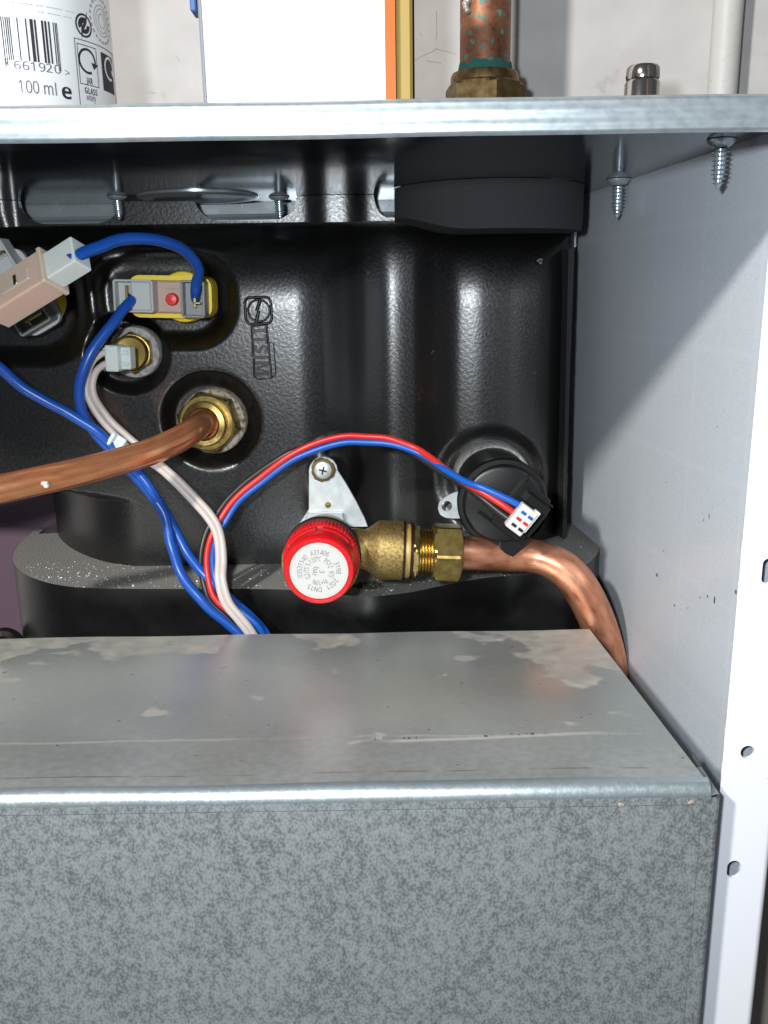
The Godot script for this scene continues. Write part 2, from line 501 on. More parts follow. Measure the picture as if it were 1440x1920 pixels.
	mat("ink_grey", Color(0.62, 0.61, 0.63), 0.6)
	mat("jar_white", Color(0.87, 0.88, 0.88), 0.35)
	mat("jar_side", Color(0.76, 0.68, 0.50), 0.5)
	mat("carton_white", Color(0.93, 0.93, 0.93), 0.5)
	mat("carton_orange", Color(0.86, 0.38, 0.10), 0.5)
	mat("carton_yellow", Color(0.66, 0.56, 0.30), 0.6)
	mat("carton_dark", Color(0.24, 0.20, 0.17), 0.7)
	mat("carton_grey", Color(0.52, 0.53, 0.58), 0.6)
	mat("carton_blue", Color(0.25, 0.38, 0.62), 0.5)
	var pp := mat("pipe_white", Color(1, 1, 1), 0.5)
	triplanar(pp, 0.1)
	pp.albedo_texture = ramp(noise(43, 0.04, 4), [[0.0, Color(0.62, 0.60, 0.58)], [0.2, Color(0.78, 0.78, 0.77)], [1.0, Color(0.80, 0.80, 0.79)]])
	var ms := mat("crust", Color(1, 1, 1), 0.9)
	triplanar(ms, 0.02)
	ms.albedo_texture = ramp(fine, [[0.0, Color(0.10, 0.10, 0.07)], [1.0, Color(0.34, 0.34, 0.24)]])
	mat("board_edge", Color(0.62, 0.59, 0.54), 0.7)
	mat("flake", Color(0.86, 0.88, 0.88), 0.3, 0.0)
	mat("debris", Color(0.62, 0.58, 0.50), 0.9)
	mat("debris_dark", Color(0.16, 0.13, 0.11), 0.9)
	mat("solder", Color(0.80, 0.79, 0.78), 0.4, 0.5)

func ledge_material() -> StandardMaterial3D:
	var w := 1024
	var h := 512
	var a := FastNoiseLite.new(); a.seed = 51; a.frequency = 0.0042; a.fractal_octaves = 5
	var b := FastNoiseLite.new(); b.seed = 52; b.frequency = 0.06; b.fractal_octaves = 3
	var c := FastNoiseLite.new(); c.seed = 53; c.frequency = 0.013; c.fractal_octaves = 4
	var d := FastNoiseLite.new(); d.seed = 54; d.frequency = 0.002; d.fractal_octaves = 3
	var al := PackedByteArray(); al.resize(w * h * 3)
	var ro := PackedByteArray(); ro.resize(w * h)
	var me := PackedByteArray(); me.resize(w * h)
	for y in h:
		var v := float(y) / h                        # 0 at the back edge, 1 at the bend
		for x in w:
			var u := float(x) / w
			var edge := a.get_noise_2d(x, y * 1.1) * 0.75 + c.get_noise_2d(x * 0.8, y) * 0.35
			var lim := 0.25 - v * 1.45 + 0.18 * sin(u * 7.0 + 0.4) + 0.30 * ss(0.15, 0.0, u) + 0.20 * ss(0.7, 0.95, u)
			var st := ss(-0.07, 0.06, edge + lim - 0.15) * (0.62 + 0.5 * c.get_noise_2d(x * 1.3, y * 1.3 + 300) + 0.25 * b.get_noise_2d(x * 0.5, y * 0.5))          # chalky run marks from the back edge
			var isl := 0.7 * ss(0.56, 0.72, a.get_noise_2d(x * 1.6 + 900, y * 2.0) + c.get_noise_2d(x + 40, y) * 0.25 + 0.12 * (1.0 - v)) # loose islands
			st = maxf(st * 0.95, isl * 0.85)
			var yl := 0.77 + 0.004 * sin(u * 9.0) + 0.006 * c.get_noise_2d(x, 3.0)
			var line := ss(0.008, 0.002, absf(v - yl)) * ss(-0.5, 0.1, c.get_noise_2d(x * 0.7, 77.0)) * 0.40
			if u > 0.62: line = maxf(line, ss(0.012, 0.003, absf(v - 0.80 - (u - 0.62) * -0.12)) * ss(0.62, 0.66, u) * ss(0.92, 0.84, u) * 0.8)
			var thin := ss(0.004, 0.001, absf(v - 0.955)) * ss(-0.25, 0.2, c.get_noise_2d(x * 0.9, 11.0)) * 0.35
			var m := 0.5 + b.get_noise_2d(x, y) * 0.45 * (0.35 + 0.65 * ss(0.6, 1.0, v))
			var tone := clampf(0.635 + 0.10 * m + 0.10 * d.get_noise_2d(x, y), 0, 1)
			var base := Color(tone, tone * 1.025, tone * 1.015)
			var chalk := Color(0.73, 0.715, 0.67) * (0.92 + 0.1 * m)
			var col := base.lerp(chalk, clampf(maxf(st, line), 0, 1))
			col = col.lerp(Color(0.27, 0.26, 0.27), thin)
			var i := y * w + x
			al[i * 3] = clampi(int(col.r * 255), 0, 255); al[i * 3 + 1] = clampi(int(col.g * 255), 0, 255); al[i * 3 + 2] = clampi(int(col.b * 255), 0, 255)
			ro[i] = clampi(int((0.29 + 0.12 * m + 0.35 * maxf(st, line) + 0.1 * d.get_noise_2d(x, y)) * 255), 0, 255)
			me[i] = clampi(int((0.55 - 0.40 * maxf(st, line)) * 255), 0, 255)
	var m2 := mat("ledge_top", Color(1, 1, 1), 1.0, 1.0)
	var ima := Image.create_from_data(w, h, false, Image.FORMAT_RGB8, al)
	var rnd := RandomNumberGenerator.new(); rnd.seed = 5
	for i in 90:
		var px := rnd.randi_range(4, w - 8)
		var py := rnd.randi_range(4, h - 8)
		var cc := Color(0.80, 0.79, 0.76) if rnd.randf() < 0.5 else Color(0.26, 0.22, 0.18)
		if rnd.randf() < 0.2: cc = Color(0.55, 0.46, 0.30)
		for q in rnd.randi_range(2, 9): ima.set_pixel(px + rnd.randi_range(0, 3), py + rnd.randi_range(0, 2), cc)
	# faint stamped print along the bend
	for i in 8:
		var q := rnd.randi_range(0, 3)
		if q == 0: continue
		ima.fill_rect(Rect2i(636 + i * 8 + q, 396 + rnd.randi_range(0, 2), 1 + q % 2, rnd.randi_range(3, 9)), Color(0.44, 0.42, 0.44))
	for i in 10:
		var q := rnd.randi_range(0, 3)
		if q == 0: continue
		ima.fill_rect(Rect2i(764 + i * 8 + q, 391 + rnd.randi_range(0, 3), rnd.randi_range(1, 4), rnd.randi_range(1, 8)), Color(0.43, 0.42, 0.43))
	m2.albedo_texture = tex(ima)
	m2.roughness_texture = tex(Image.create_from_data(w, h, false, Image.FORMAT_L8, ro))
	m2.metallic_texture = tex(Image.create_from_data(w, h, false, Image.FORMAT_L8, me))
	return m2

# ------------------------------------------------------------------ scene
const PLATE_Y := 0.0494
const FOAM_Y := -0.1587
func _ready():
	var cam := Camera3D.new()
	cam.name = "camera"
	cam.transform = Transform3D(cam_basis, Vector3.ZERO)
	cam.fov = rad_to_deg(2.0 * atan(960.0 / FPX))
	cam.near = 0.01; cam.far = 20.0
	cam.current = true
	add_child(cam)
	var we := WorldEnvironment.new()
	we.name = "world_environment"
	var e := Environment.new()
	e.background_mode = Environment.BG_COLOR
	e.background_color = Color(0.31, 0.32, 0.335)
	e.background_energy_multiplier = 1.0
	e.tonemap_mode = Environment.TONE_MAPPER_LINEAR
	e.tonemap_exposure = 1.0
	e.sdfgi_enabled = true; e.ssao_enabled = true; e.ssil_enabled = true
	we.environment = e
	add_child(we)
	lamp("ceiling_lamp", Vector3(-0.67, 0.617, 0.58), 1.9, 0.045, Color(1.0, 0.985, 0.96))
	lamp("torch_lamp", Vector3(-0.045, 0.030, 0.015), 0.165, 0.010, Color(0.95, 0.98, 1.0))
	make_materials()
	casing()
	boiler()
	foam_base()
	ledge()
	wall_side()
	shelf_things()
	copper_left()
	relief_valve()
	copper_right()
	flow_sensor()
	thermostat()
	brass_sensor()
	wires()
	connector_block()
	screws()

func lamp(called: String, pos: Vector3, energy: float, size: float, c: Color):
	var l := OmniLight3D.new()
	l.name = called
	l.position = pos
	l.light_energy = energy; l.light_size = size; l.light_color = c
	l.omni_range = 6.0; l.omni_attenuation = 2.0
	l.shadow_enabled = true
	add_child(l)

func px_side(d: float) -> float:                        # X of the white side panel at depth d
	return 0.1190 + (0.56 - d) * 0.0788

func casing():
	var t := thing("boiler_casing", "open boiler casing with galvanised top plate and white side panel and flange", "boiler casing", Vector3(0.13, -0.5, -0.44))
	var yb := -0.55
	var d0 := 0.315
	var g := G.new()
	# side panel, 1.2 mm sheet
	var A := Vector3(px_side(0.56), PLATE_Y - 0.00005, -0.56); var B := Vector3(px_side(d0), PLATE_Y - 0.00005, -d0)
	var C := Vector3(px_side(d0), yb, -d0); var D := Vector3(px_side(0.56), yb, -0.56)
	g.flat(A, B, C, D, Vector3(-1, 0, 0))
	var o := Vector3(0.0012, 0, 0)
	g.flat(A + o, B + o, C + o, D + o, Vector3(1, 0, 0))
	g.flat(A, B, B + o, A + o, Vector3.UP)
	part(t, "side_panel", g, M.white_paint)
	g = G.new()
	for m in [[1232, 1078, 3.2, 1.0], [1245, 1033, 1.6, 1.0], [1313, 1120, 2.2, 0.6], [1327, 1118, 1.8, 1.6], [1340, 1125, 2.0, 4.0], [1380, 1110, 2.4, 2.0], [1265, 1135, 1.8, 1.2], [1290, 1140, 1.5, 0.8], [1330, 968, 1.0, 5.0], [1320, 975, 0.8, 4.0], [1240, 700, 1.2, 1.0], [1180, 560, 1.0, 1.0], [1345, 800, 1.1, 1.2], [1250, 905, 1.2, 0.9]]:
		var rr_ := ray(m[0], m[1])
		var mu := rr_ / -rr_.z
		var dd := (px_side(0.56) + 0.56 * 0.0788) / (mu.x + 0.0788)
		var c := mu * dd + Vector3(-0.00012, 0, 0)
		var r1: float = k(dd) * m[2]
		for i in 8:
			var p0 := Vector3(0, sin(TAU * i / 8) * r1 * m[3], cos(TAU * i / 8) * r1 * 2.0)
			var p1 := Vector3(0, sin(TAU * (i + 1) / 8) * r1 * m[3], cos(TAU * (i + 1) / 8) * r1 * 2.0)
			g.tri(c, c + p0, c + p1, Vector3(-1, 0, 0), Vector3(-1, 0, 0), Vector3(-1, 0, 0))
	part(t, "dirt_specks", g, mat("dirt", Color(0.40, 0.35, 0.31), 0.9)).set_meta("kind", "stuff")
	# front flange with its holes
	g = G.new()
	var pd0 := d0
	d0 = 0.29
	var x0 := at(1395, 1000, d0).x
	var fw := 0.0190
	g.flat(Vector3(x0, PLATE_Y - 0.004, -d0 - 0.0006), Vector3(px_side(pd0), PLATE_Y - 0.004, -pd0), Vector3(px_side(pd0), yb, -pd0), Vector3(x0, yb, -d0 - 0.0006), Vector3(-1, 0, -0.6))
	var holes := [[1441, 1072, 0.0020, 0.0052], [1403, 1412, 0.0026, 0.0], [1377, 1632, 0.0026, 0.0024]]
	var ys := [PLATE_Y - 0.004]
	var splay := 0.004
	var fz := func(x: float, y: float) -> Vector3: return Vector3(x, y, -d0 - 0.0006 + 0.0)
	for hh in holes:
		var c := at(hh[0], hh[1], d0)
		ys.append(c.y + 0.011); ys.append(c.y - 0.011)
	ys.append(yb)
	for i in range(0, ys.size(), 2):
		g.flat(fz.call(x0, ys[i]), fz.call(x0 + fw, ys[i]), fz.call(x0 + fw, ys[i + 1]), fz.call(x0, ys[i + 1]), Vector3(0, 0, 1))
	for hh in holes:
		var c := at(hh[0], hh[1], d0)
		var cx := c.x
		var seg := 40
		for i in seg:
			var q := []
			for a in [TAU * i / seg, TAU * (i + 1) / seg]:
				var dv := Vector2(cos(a), sin(a))
				var inner: Vector2 = Vector2(cx, c.y) + dv * hh[2] + Vector2(0, signf(dv.y) * hh[3] * 0.5 * (1.0 if absf(dv.y) > 0.02 else 0.0))
				var lx := (x0 + fw - cx) if dv.x > 0 else (cx - x0)
				var s := minf(lx / maxf(absf(dv.x), 1e-5), 0.011 / maxf(absf(dv.y), 1e-5))
				q.append(inner); q.append(Vector2(cx, c.y) + dv * s)
			var p := []
			for w in q: p.append(fz.call(w.x, w.y))
			g.flat(p[0], p[1], p[3], p[2], Vector3(0, 0, 1))
			g.flat(p[0], p[2], p[2] + Vector3(0, 0, -0.0014), p[0] + Vector3(0, 0, -0.0014), Vector3(cx, c.y, 0) - Vector3(q[0].x, q[0].y, 0))
	# corner fill pieces of the hole cells and the rolled outer edge
	for hh in holes:
		var c := at(hh[0], hh[1], d0)
		for sx in [0, 1]:
			for sy in [-1, 1]:
				var px: float = x0 + fw * sx
				var ex: float = c.x
				var corner: Vector3 = fz.call(px, c.y + 0.011 * sy) + Vector3(0, 0, -0.0002)
				g.flat(corner, fz.call(px, c.y + 0.004 * sy) + Vector3(0, 0, -0.0002), fz.call(ex + (px - ex) * 0.75, c.y + 0.0085 * sy) + Vector3(0, 0, -0.0002), fz.call(ex, c.y + 0.011 * sy) + Vector3(0, 0, -0.0002), Vector3(0, 0, 1))
	var prev := fz.call(x0 + fw, 0.0) as Vector3
	var pn := Vector3(0, 0, 1)
	for i in 7:
		var a := PI / 2 * i / 6.0
		var p := Vector3(x0 + fw + sin(a) * 0.003, 0, -d0 - 0.0036 + cos(a) * 0.003)
		var nn := Vector3(sin(a), 0, cos(a))
		if i > 0: g.quad(prev + Vector3(0, ys[0], 0), p + Vector3(0, ys[0], 0), p + Vector3(0, yb, 0), prev + Vector3(0, yb, 0), pn, nn, nn, pn)
		prev = p; pn = nn
	g.flat(prev + Vector3(0, ys[0], 0), prev + Vector3(0, ys[0], -0.012), prev + Vector3(0, yb, -0.012), prev + Vector3(0, yb, 0), Vector3(1, 0, 0))
	part(t, "front_flange", g, M.flange_paint)
	# sheet behind the flange holes
	g = G.new()
	g.flat(Vector3(x0 + 0.0068, 0.03, -d0 - 0.009), Vector3(x0 + fw + 0.002, 0.03, -d0 - 0.009), Vector3(x0 + fw + 0.002, yb, -d0 - 0.009), Vector3(x0 + 0.0068, yb, -d0 - 0.009), Vector3(0, 0, 1))
	part(t, "flange_liner", g, M.white_paint)
	# top plate
	g = G.new()
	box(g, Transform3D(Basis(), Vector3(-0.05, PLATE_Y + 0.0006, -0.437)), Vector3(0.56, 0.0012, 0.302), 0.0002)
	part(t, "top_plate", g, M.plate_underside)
	# hemmed front lip, two shallow beads
	g = G.new()
	var y0 := at(720, 257, 0.283).y
	var y1 := at(720, 184, 0.283).y
	var hgt := y1 - y0
	var prof := []
	for i in 25:
		var s := i / 24.0
		var z := 0.0
		if s < 0.1: z = -0.0013 * (1.0 - sin(s / 0.1 * PI / 2))
		if s > 0.86: z = -0.0020 * (1.0 - cos((s - 0.86) / 0.14 * PI / 2))
		z += 0.00028 * exp(-pow((s - 0.27) / 0.10, 2.0)) + 0.00034 * exp(-pow((s - 0.62) / 0.12, 2.0))
		prof.append(Vector2(y0 + hgt * s, z))
	prof.append(Vector2(y1, -0.004))
	prof.append(Vector2(y0 + 0.0014, -0.004))
	prof.append(Vector2(y0, -0.0013))
	var xs := []
	for i in 61: xs.append(-0.30 + 0.50 * i / 60.0)
	for i in xs.size() - 1:
		for j in prof.size() - 1:
			var a: Vector2 = prof[j]; var b: Vector2 = prof[j + 1]
			var nn := func(q: int) -> Vector3:
				var p0: Vector2 = prof[maxi(q - 1, 0)]; var p1: Vector2 = prof[mini(q + 1, prof.size() - 1)]
				var dd := p1 - p0
				return Vector3(0, -dd.y, dd.x).normalized()
			var na: Vector3 = nn.call(j); var nb: Vector3 = nn.call(j + 1)
			if j >= 24:
				na = Vector3(0, -(b.y - a.y), b.x - a.x).normalized(); nb = na
			var wob := func(x: float) -> float: return 0.00012 * sin(x * 31.0) + 0.00008 * sin(x * 83.0)
			var p := func(x: float, v: Vector2) -> Vector3: return Vector3(x, v.x + wob.call(x), -0.283 + v.y)
			g.quad(p.call(xs[i], a), p.call(xs[i + 1], a), p.call(xs[i + 1], b), p.call(xs[i], b), na, na, nb, nb, Vector2(xs[i], a.x), Vector2(xs[i + 1], a.x), Vector2(xs[i + 1], b.x), Vector2(xs[i], b.x))
	part(t, "top_lip", g, M.galvanised_lip)
	# pressed ring hanging under the plate
	g = G.new()
	var rc := on_level(372, 368, PLATE_Y)
	var rr := 0.5 * (on_level(485, 368, PLATE_Y) - on_level(256, 368, PLATE_Y)).length()
	lathe(g, frame(rc, Vector3.DOWN, Vector3(0, 0, 1)), [Vector2(rr, -0.0004), Vector2(rr, 0.0006), Vector2(rr * 0.97, 0.0013), Vector2(rr * 0.90, 0.0016), Vector2(rr * 0.80, 0.0014), Vector2(rr * 0.76, 0.0005), Vector2(0.0, 0.0004)], 64)
	part(t, "pressed_ring", g, M.screw_steel)
	# back panel and the folded channel behind the openings
	g = G.new()
	box(g, Transform3D(Basis(), Vector3(-0.09, -0.24, -0.585)), Vector3(0.42, 0.575, 0.0012), 0.0002)
	part(t, "back_panel", g, M.back_lacquer, "dark purplish lacquered back panel")
	g = G.new()
	var pr := [Vector2(0.04935, -0.560), Vector2(0.0425, -0.5595), Vector2(0.0408, -0.5585), Vector2(0.0398, -0.554), Vector2(0.0385, -0.5525), Vector2(0.020, -0.5520)]
	for j in pr.size() - 1:
		var a: Vector2 = pr[j]; var b: Vector2 = pr[j + 1]
		g.flat(Vector3(-0.3, a.x, a.y), Vector3(px_side(0.56) - 0.001, a.x, a.y), Vector3(px_side(0.56) - 0.001, b.x, b.y), Vector3(-0.3, b.x, b.y), Vector3(0, 0.2, 1))
	part(t, "folded_channel", g, M.galvanised_back)

# ------------------------------------------------------------------ boiler
const BD := 0.495
var prof_px := [-500.0, 300.0, 560.0, 610.0, 655.0, 697.0, 737.0, 777.0, 820.0, 865.0, 905.0, 950.0, 1000.0, 1032.0, 1053.0, 1064.0]
var prof_d := [0.4965, 0.495, 0.4955, 0.4985, 0.5065, 0.5155, 0.5190, 0.5165, 0.5085, 0.5022, 0.5008, 0.5014, 0.5050, 0.5095, 0.5145, 0.522]
func body_d(px: float) -> float:
	var i := 0
	while i < prof_px.size() - 2 and px > prof_px[i + 1]: i += 1
	var h: float = prof_px[i + 1] - prof_px[i]
	var t := clampf((px - prof_px[i]) / h, 0.0, 1.0)
	var sl := func(j: int) -> float:
		if j <= 0 or j >= prof_px.size() - 1: return 0.0 if j <= 0 else 0.003
		var s0: float = (prof_d[j] - prof_d[j - 1]) / (prof_px[j] - prof_px[j - 1])
		var s1: float = (prof_d[j + 1] - prof_d[j]) / (prof_px[j + 1] - prof_px[j])
		if s0 * s1 <= 0.0: return 0.0
		return 2.0 * s0 * s1 / (s0 + s1)
	var m0: float = sl.call(i) * h
	var m1: float = sl.call(i + 1) * h
	var t2 := t * t; var t3 := t2 * t
	return (2 * t3 - 3 * t2 + 1) * prof_d[i] + (t3 - 2 * t2 + t) * m0 + (-2 * t3 + 3 * t2) * prof_d[i + 1] + (t3 - t2) * m1
# recesses: px, py, half width, half height, corner radius (px), rim width (px), depth (m)
var dishes := [[256, 662, 58, 58, 58, 24, 0.0075], [402, 788, 66, 66, 66, 32, 0.0085], [328, 560, 100, 62, 50, 40, 0.010], [60, 570, 110, 80, 70, 44, 0.010], [922, 906, 84, 84, 84, 26, 0.004]]
func boiler_d(px: float, py: float, y: float) -> float:
	var d := body_d(px)
	for q in dishes:
		var ax: float = absf(px - q[0]) - (q[2] - q[4])
		var ay: float = absf(py - q[1]) - (q[3] - q[4])
		var sd: float = Vector2(maxf(ax, 0), maxf(ay, 0)).length() + minf(maxf(ax, ay), 0.0) - q[4]
		if sd < q[5]: d += q[6] * (1.0 - ss(-4.0, q[5], sd))
	# pad that carries the bracket
	d -= 0.006 * (1.0 - ss(26.0, 62.0, Vector2(px - 625, (py - 890) * 0.8).length())) * ss(560, 600, px)
	# the lower left end turns back
	var low := ss(850.0, 945.0, py)
	var xl := lerpf(-700.0, 92.0, low)
	var wd := lerpf(120.0, 165.0, low)
	var ee := clampf((xl + wd - px) / wd, 0.0, 1.0)
	d += 0.085 * (1.0 - sqrt(maxf(0.0, 1.0 - ee * ee)))
	d += 0.010 * ss(300.0, 420.0, px) * ss(980.0, 1010.0, py) * 0.0
	return d

func notch_top(px: float) -> float:                      # top edge of the neck, cut by the openings
	var top := PLATE_Y - 0.0002
	var cut := func(a: float, b: float, r: float, lo: float) -> float:
		if px <= a or px >= b: return top
		var e := minf(px - a, b - px) / r
		if e >= 1.0: return lo
		return lo + (1.0 - sqrt(1.0 - (1.0 - e) * (1.0 - e))) * (top - lo)
	var y := top
	y = minf(y, cut.call(90.0, 268.0, 46.0, 0.0363))
	y = minf(y, cut.call(398.0, 576.0, 46.0, 0.0363))
	y = minf(y, cut.call(240.0, 425.0, 10.0, 0.0474))
	y = minf(y, cut.call(-190.0, 10.0, 46.0, 0.0363))
	y = minf(y, cut.call(711.0, 830.0, 30.0, 0.0363))
	return y

func boiler():
	var t := thing("boiler", "black cast boiler body with pitted glossy skin behind the wires and fittings", "boiler", Vector3(0, -0.17, -0.52))
	var kx := k(BD) * 0.985
	# grid columns by pixel at the nominal face, rows by height
	var cols := []
	var px := -430.0
	while px < 1062.0:
		cols.append(px)
		px += 3.0 if (px > -20.0 and px < 1030.0) else (8.0 if px <= -20.0 else 1.5)
	cols.append(1064.0)
	var rows := []          # [y, blend to the neck]
	var y := -0.185
	while y < -0.012:
		rows.append([y, 0.0]); y += 0.00105
	var sh := [[-0.012, 0.0], [-0.008, 0.004], [-0.004, 0.014], [0.0, 0.032], [0.004, 0.06], [0.008, 0.096], [0.012, 0.145], [0.016, 0.21], [0.0195, 0.29], [0.0225, 0.385], [0.025, 0.49], [0.0272, 0.605], [0.0290, 0.72], [0.0304, 0.82], [0.0316, 0.90], [0.0328, 0.955], [0.0340, 0.985], [0.0352, 1.0]]
	for s in sh: rows.append(s)
	var nr := rows.size()
	var nc := cols.size()
	var P := PackedVector3Array()
	P.resize(nr * nc)
	var pxx := func(c: float) -> float: return (c - 720.0) * kx
	for i in nr:
		var yy: float = rows[i][0]
		# photo row of this height on the face
		var lc := cam_basis.inverse() * Vector3(0, yy, -BD)
		var py := 960.0 - lc.y / -lc.z * FPX
		for j in nc:
			var c: float = cols[j]
			var d := boiler_d(c, py + (c - 720.0) * -0.016, yy)
			d = lerpf(d, maxf(0.528, d), rows[i][1])
			P[i * nc + j] = Vector3(pxx.call(c) * d / BD, yy, -d)
	var N := PackedVector3Array()
	N.resize(nr * nc)
	for i in nr:
		for j in nc:
			var dx := P[i * nc + mini(j + 1, nc - 1)] - P[i * nc + maxi(j - 1, 0)]
			var dy := P[mini(i + 1, nr - 1) * nc + j] - P[maxi(i - 1, 0) * nc + j]
			N[i * nc + j] = dx.cross(dy).normalized()
	var g := G.new()
	for i in nr - 1:
		for j in nc - 1:
			var q := i * nc + j
			if P[q].z < -0.577 or P[q + 1].z < -0.577 and P[q + nc].z < -0.577: continue
			g.quad(P[q], P[q + 1], P[q + nc + 1], P[q + nc], N[q], N[q + 1], N[q + nc + 1], N[q + nc])
	part(t, "body", g, M.black_cast)
	# neck with the openings cut from its top edge
	g = G.new()
	var steps := 10
	var cc := []
	var cx := -430.0
	while cx < 860.0:
		cc.append(cx); cx += 2.0
	var ridge := func(c: float) -> float:                 # the posts stand proud as half columns
		return 0.528 - 0.004 * (exp(-pow((c - 50.0) / 26.0, 4.0)) + exp(-pow((c - 645.0) / 40.0, 4.0)))
	for j in cc.size() - 1:
		for s in steps:
			var v := []
			var m := []
			for w in [[j, s], [j + 1, s], [j + 1, s + 1], [j, s + 1]]:
				var c: float = cc[w[0]]
				var top := notch_top(c)
				var f := float(w[1]) / steps
				var yy := lerpf(0.0345, top, f)
				var zz: float = lerpf(0.528, ridge.call(c), ss(0.0, 0.6, f)) 
				v.append(Vector3(pxx.call(c) * 0.528 / BD, yy, -zz))
				var dz: float = (ridge.call(c + 3.0) - ridge.call(c - 3.0)) / (6.0 * kx)
				m.append(Vector3(dz, 0, 1).normalized())
			g.quad(v[0], v[1], v[2], v[3], m[0], m[1], m[2], m[3])
			if s == steps - 1:
				var bk := Vector3(0, 0, -0.0035)
				g.flat(v[3], v[2], v[2] + bk, v[3] + bk, Vector3(0, 1, 0))
	part(t, "slotted_neck", g, M.black_cast)
	# edge gasket down the right side
	g = G.new()
	var top := at(1072, 466, 0.503)
	var bot := at(1060, 1010, 0.503)
	var rnd := RandomNumberGenerator.new(); rnd.seed = 3
	var last := []
	for i in 90:
		var f := i / 89.0
		var c := top.lerp(bot, f)
		var o := 0.0 if i % 2 == 0 else rnd.randf_range(-0.0006, 0.0008)
		var taper := ss(0.0, 0.03, f)
		var ring := [c + Vector3(-0.0050, 0, -0.022), c + Vector3(-0.0016, 0, -0.0004), c + Vector3(-0.0006, 0, 0.0), c + Vector3(-0.0004, 0, -0.0012), c + Vector3(0.0006 + o * 0.4, 0, -0.0010), c + Vector3(0.0010 + o * 0.8, 0, -0.004), c + Vector3(0.0014 + o, 0, -0.045)]
		if i > 0:
			for j in 6: g.flat(last[j], last[j + 1], ring[j + 1], ring[j], Vector3(-1 if j == 0 else (1 if j > 1 else 0), 0, 0.6))
		last = ring
	part(t, "edge_gasket", g, M.black_rough)
	# pale scuffs on the skin
	g = G.new()
	var rs := RandomNumberGenerator.new(); rs.seed = 14
	for m in [[1010, 487, 6], [1023, 553, 5], [1020, 605, 3], [1003, 700, 2], [270, 795, 3], [95, 1010, 3], [812, 660, 3], [455, 890, 3], [690, 512, 2], [860, 600, 2], [960, 740, 2], [560, 700, 2], [340, 930, 2]]:
		for q in 5:
			var px2: float = m[0] + rs.randf_range(-1, 1) * m[2]
			var py2: float = m[1] + rs.randf_range(-1, 1) * m[2]
			var d2 := boiler_d(px2, py2, 0.0) - 0.0004
			var o2 := at(px2, py2, d2)
			var r2: float = k(d2) * m[2] * rs.randf_range(0.25, 0.6)
			lathe(g, Transform3D(Basis.from_euler(Vector3(0, 0, rs.randf() * 3.0)).scaled(Vector3(1.0, 0.7, 1.0)), o2), [Vector2(r2, -0.0003), Vector2(r2 * 0.7, 0.0001), Vector2(0, 0.00015)], 6)
	part(t, "pale_scuffs", g, mat("scuff", Color(0.42, 0.40, 0.38), 0.8)).set_meta("kind", "stuff")
	emblem(t)

func emblem(t: Node3D):
	# raised emblem cast into the skin: a rounded block with a ring and a bolt, a bar of letters running down from it
	var o := at(487, 632, BD - 0.0003)
	var x := turned(frame(o), -1.5)
	var s := k(BD)
	var g := G.new()
	var ln := func(pts: Array, r := 0.00042, closed := true):
		var q := []
		for p in pts: q.append(x * Vector3(p.x * s, p.y * s, 0.0))
		if closed: q.append(q[0])
		tube(g, q, r, 6, true)
	var head := []
	for p in rrect(46, 46, 10): head.append(p + Vector2(1, 46))
	ln.call(head, 0.0008)
	ln.call([Vector2(-13, 20), Vector2(-15, -70), Vector2(-8, -74), Vector2(16, -74), Vector2(14, 20)], 0.00065)
	ln.call([Vector2(16, -10), Vector2(24, -12), Vector2(24, -66), Vector2(16, -74)], 0.00035, false)
	ln.call(circle(19, 22, Vector2(2, 46)), 0.0006)
	ln.call([Vector2(-4, 28), Vector2(2, 46), Vector2(-2, 46), Vector2(6, 64)], 0.0010, false)
	part(t, "cast_emblem", g, M.black_smooth)
	g = G.new()
	var fl := turned(x, 90)
	letters(g, "ITSJM", 24 * s, func(p: Vector2) -> Array: return [fl * Vector3(p.x + 26 * s, p.y, 0.0006), Vector3(0, 0, 1)], true, 86 * s, 0.0020)
	part(t, "cast_letters", g, M.black_smooth)

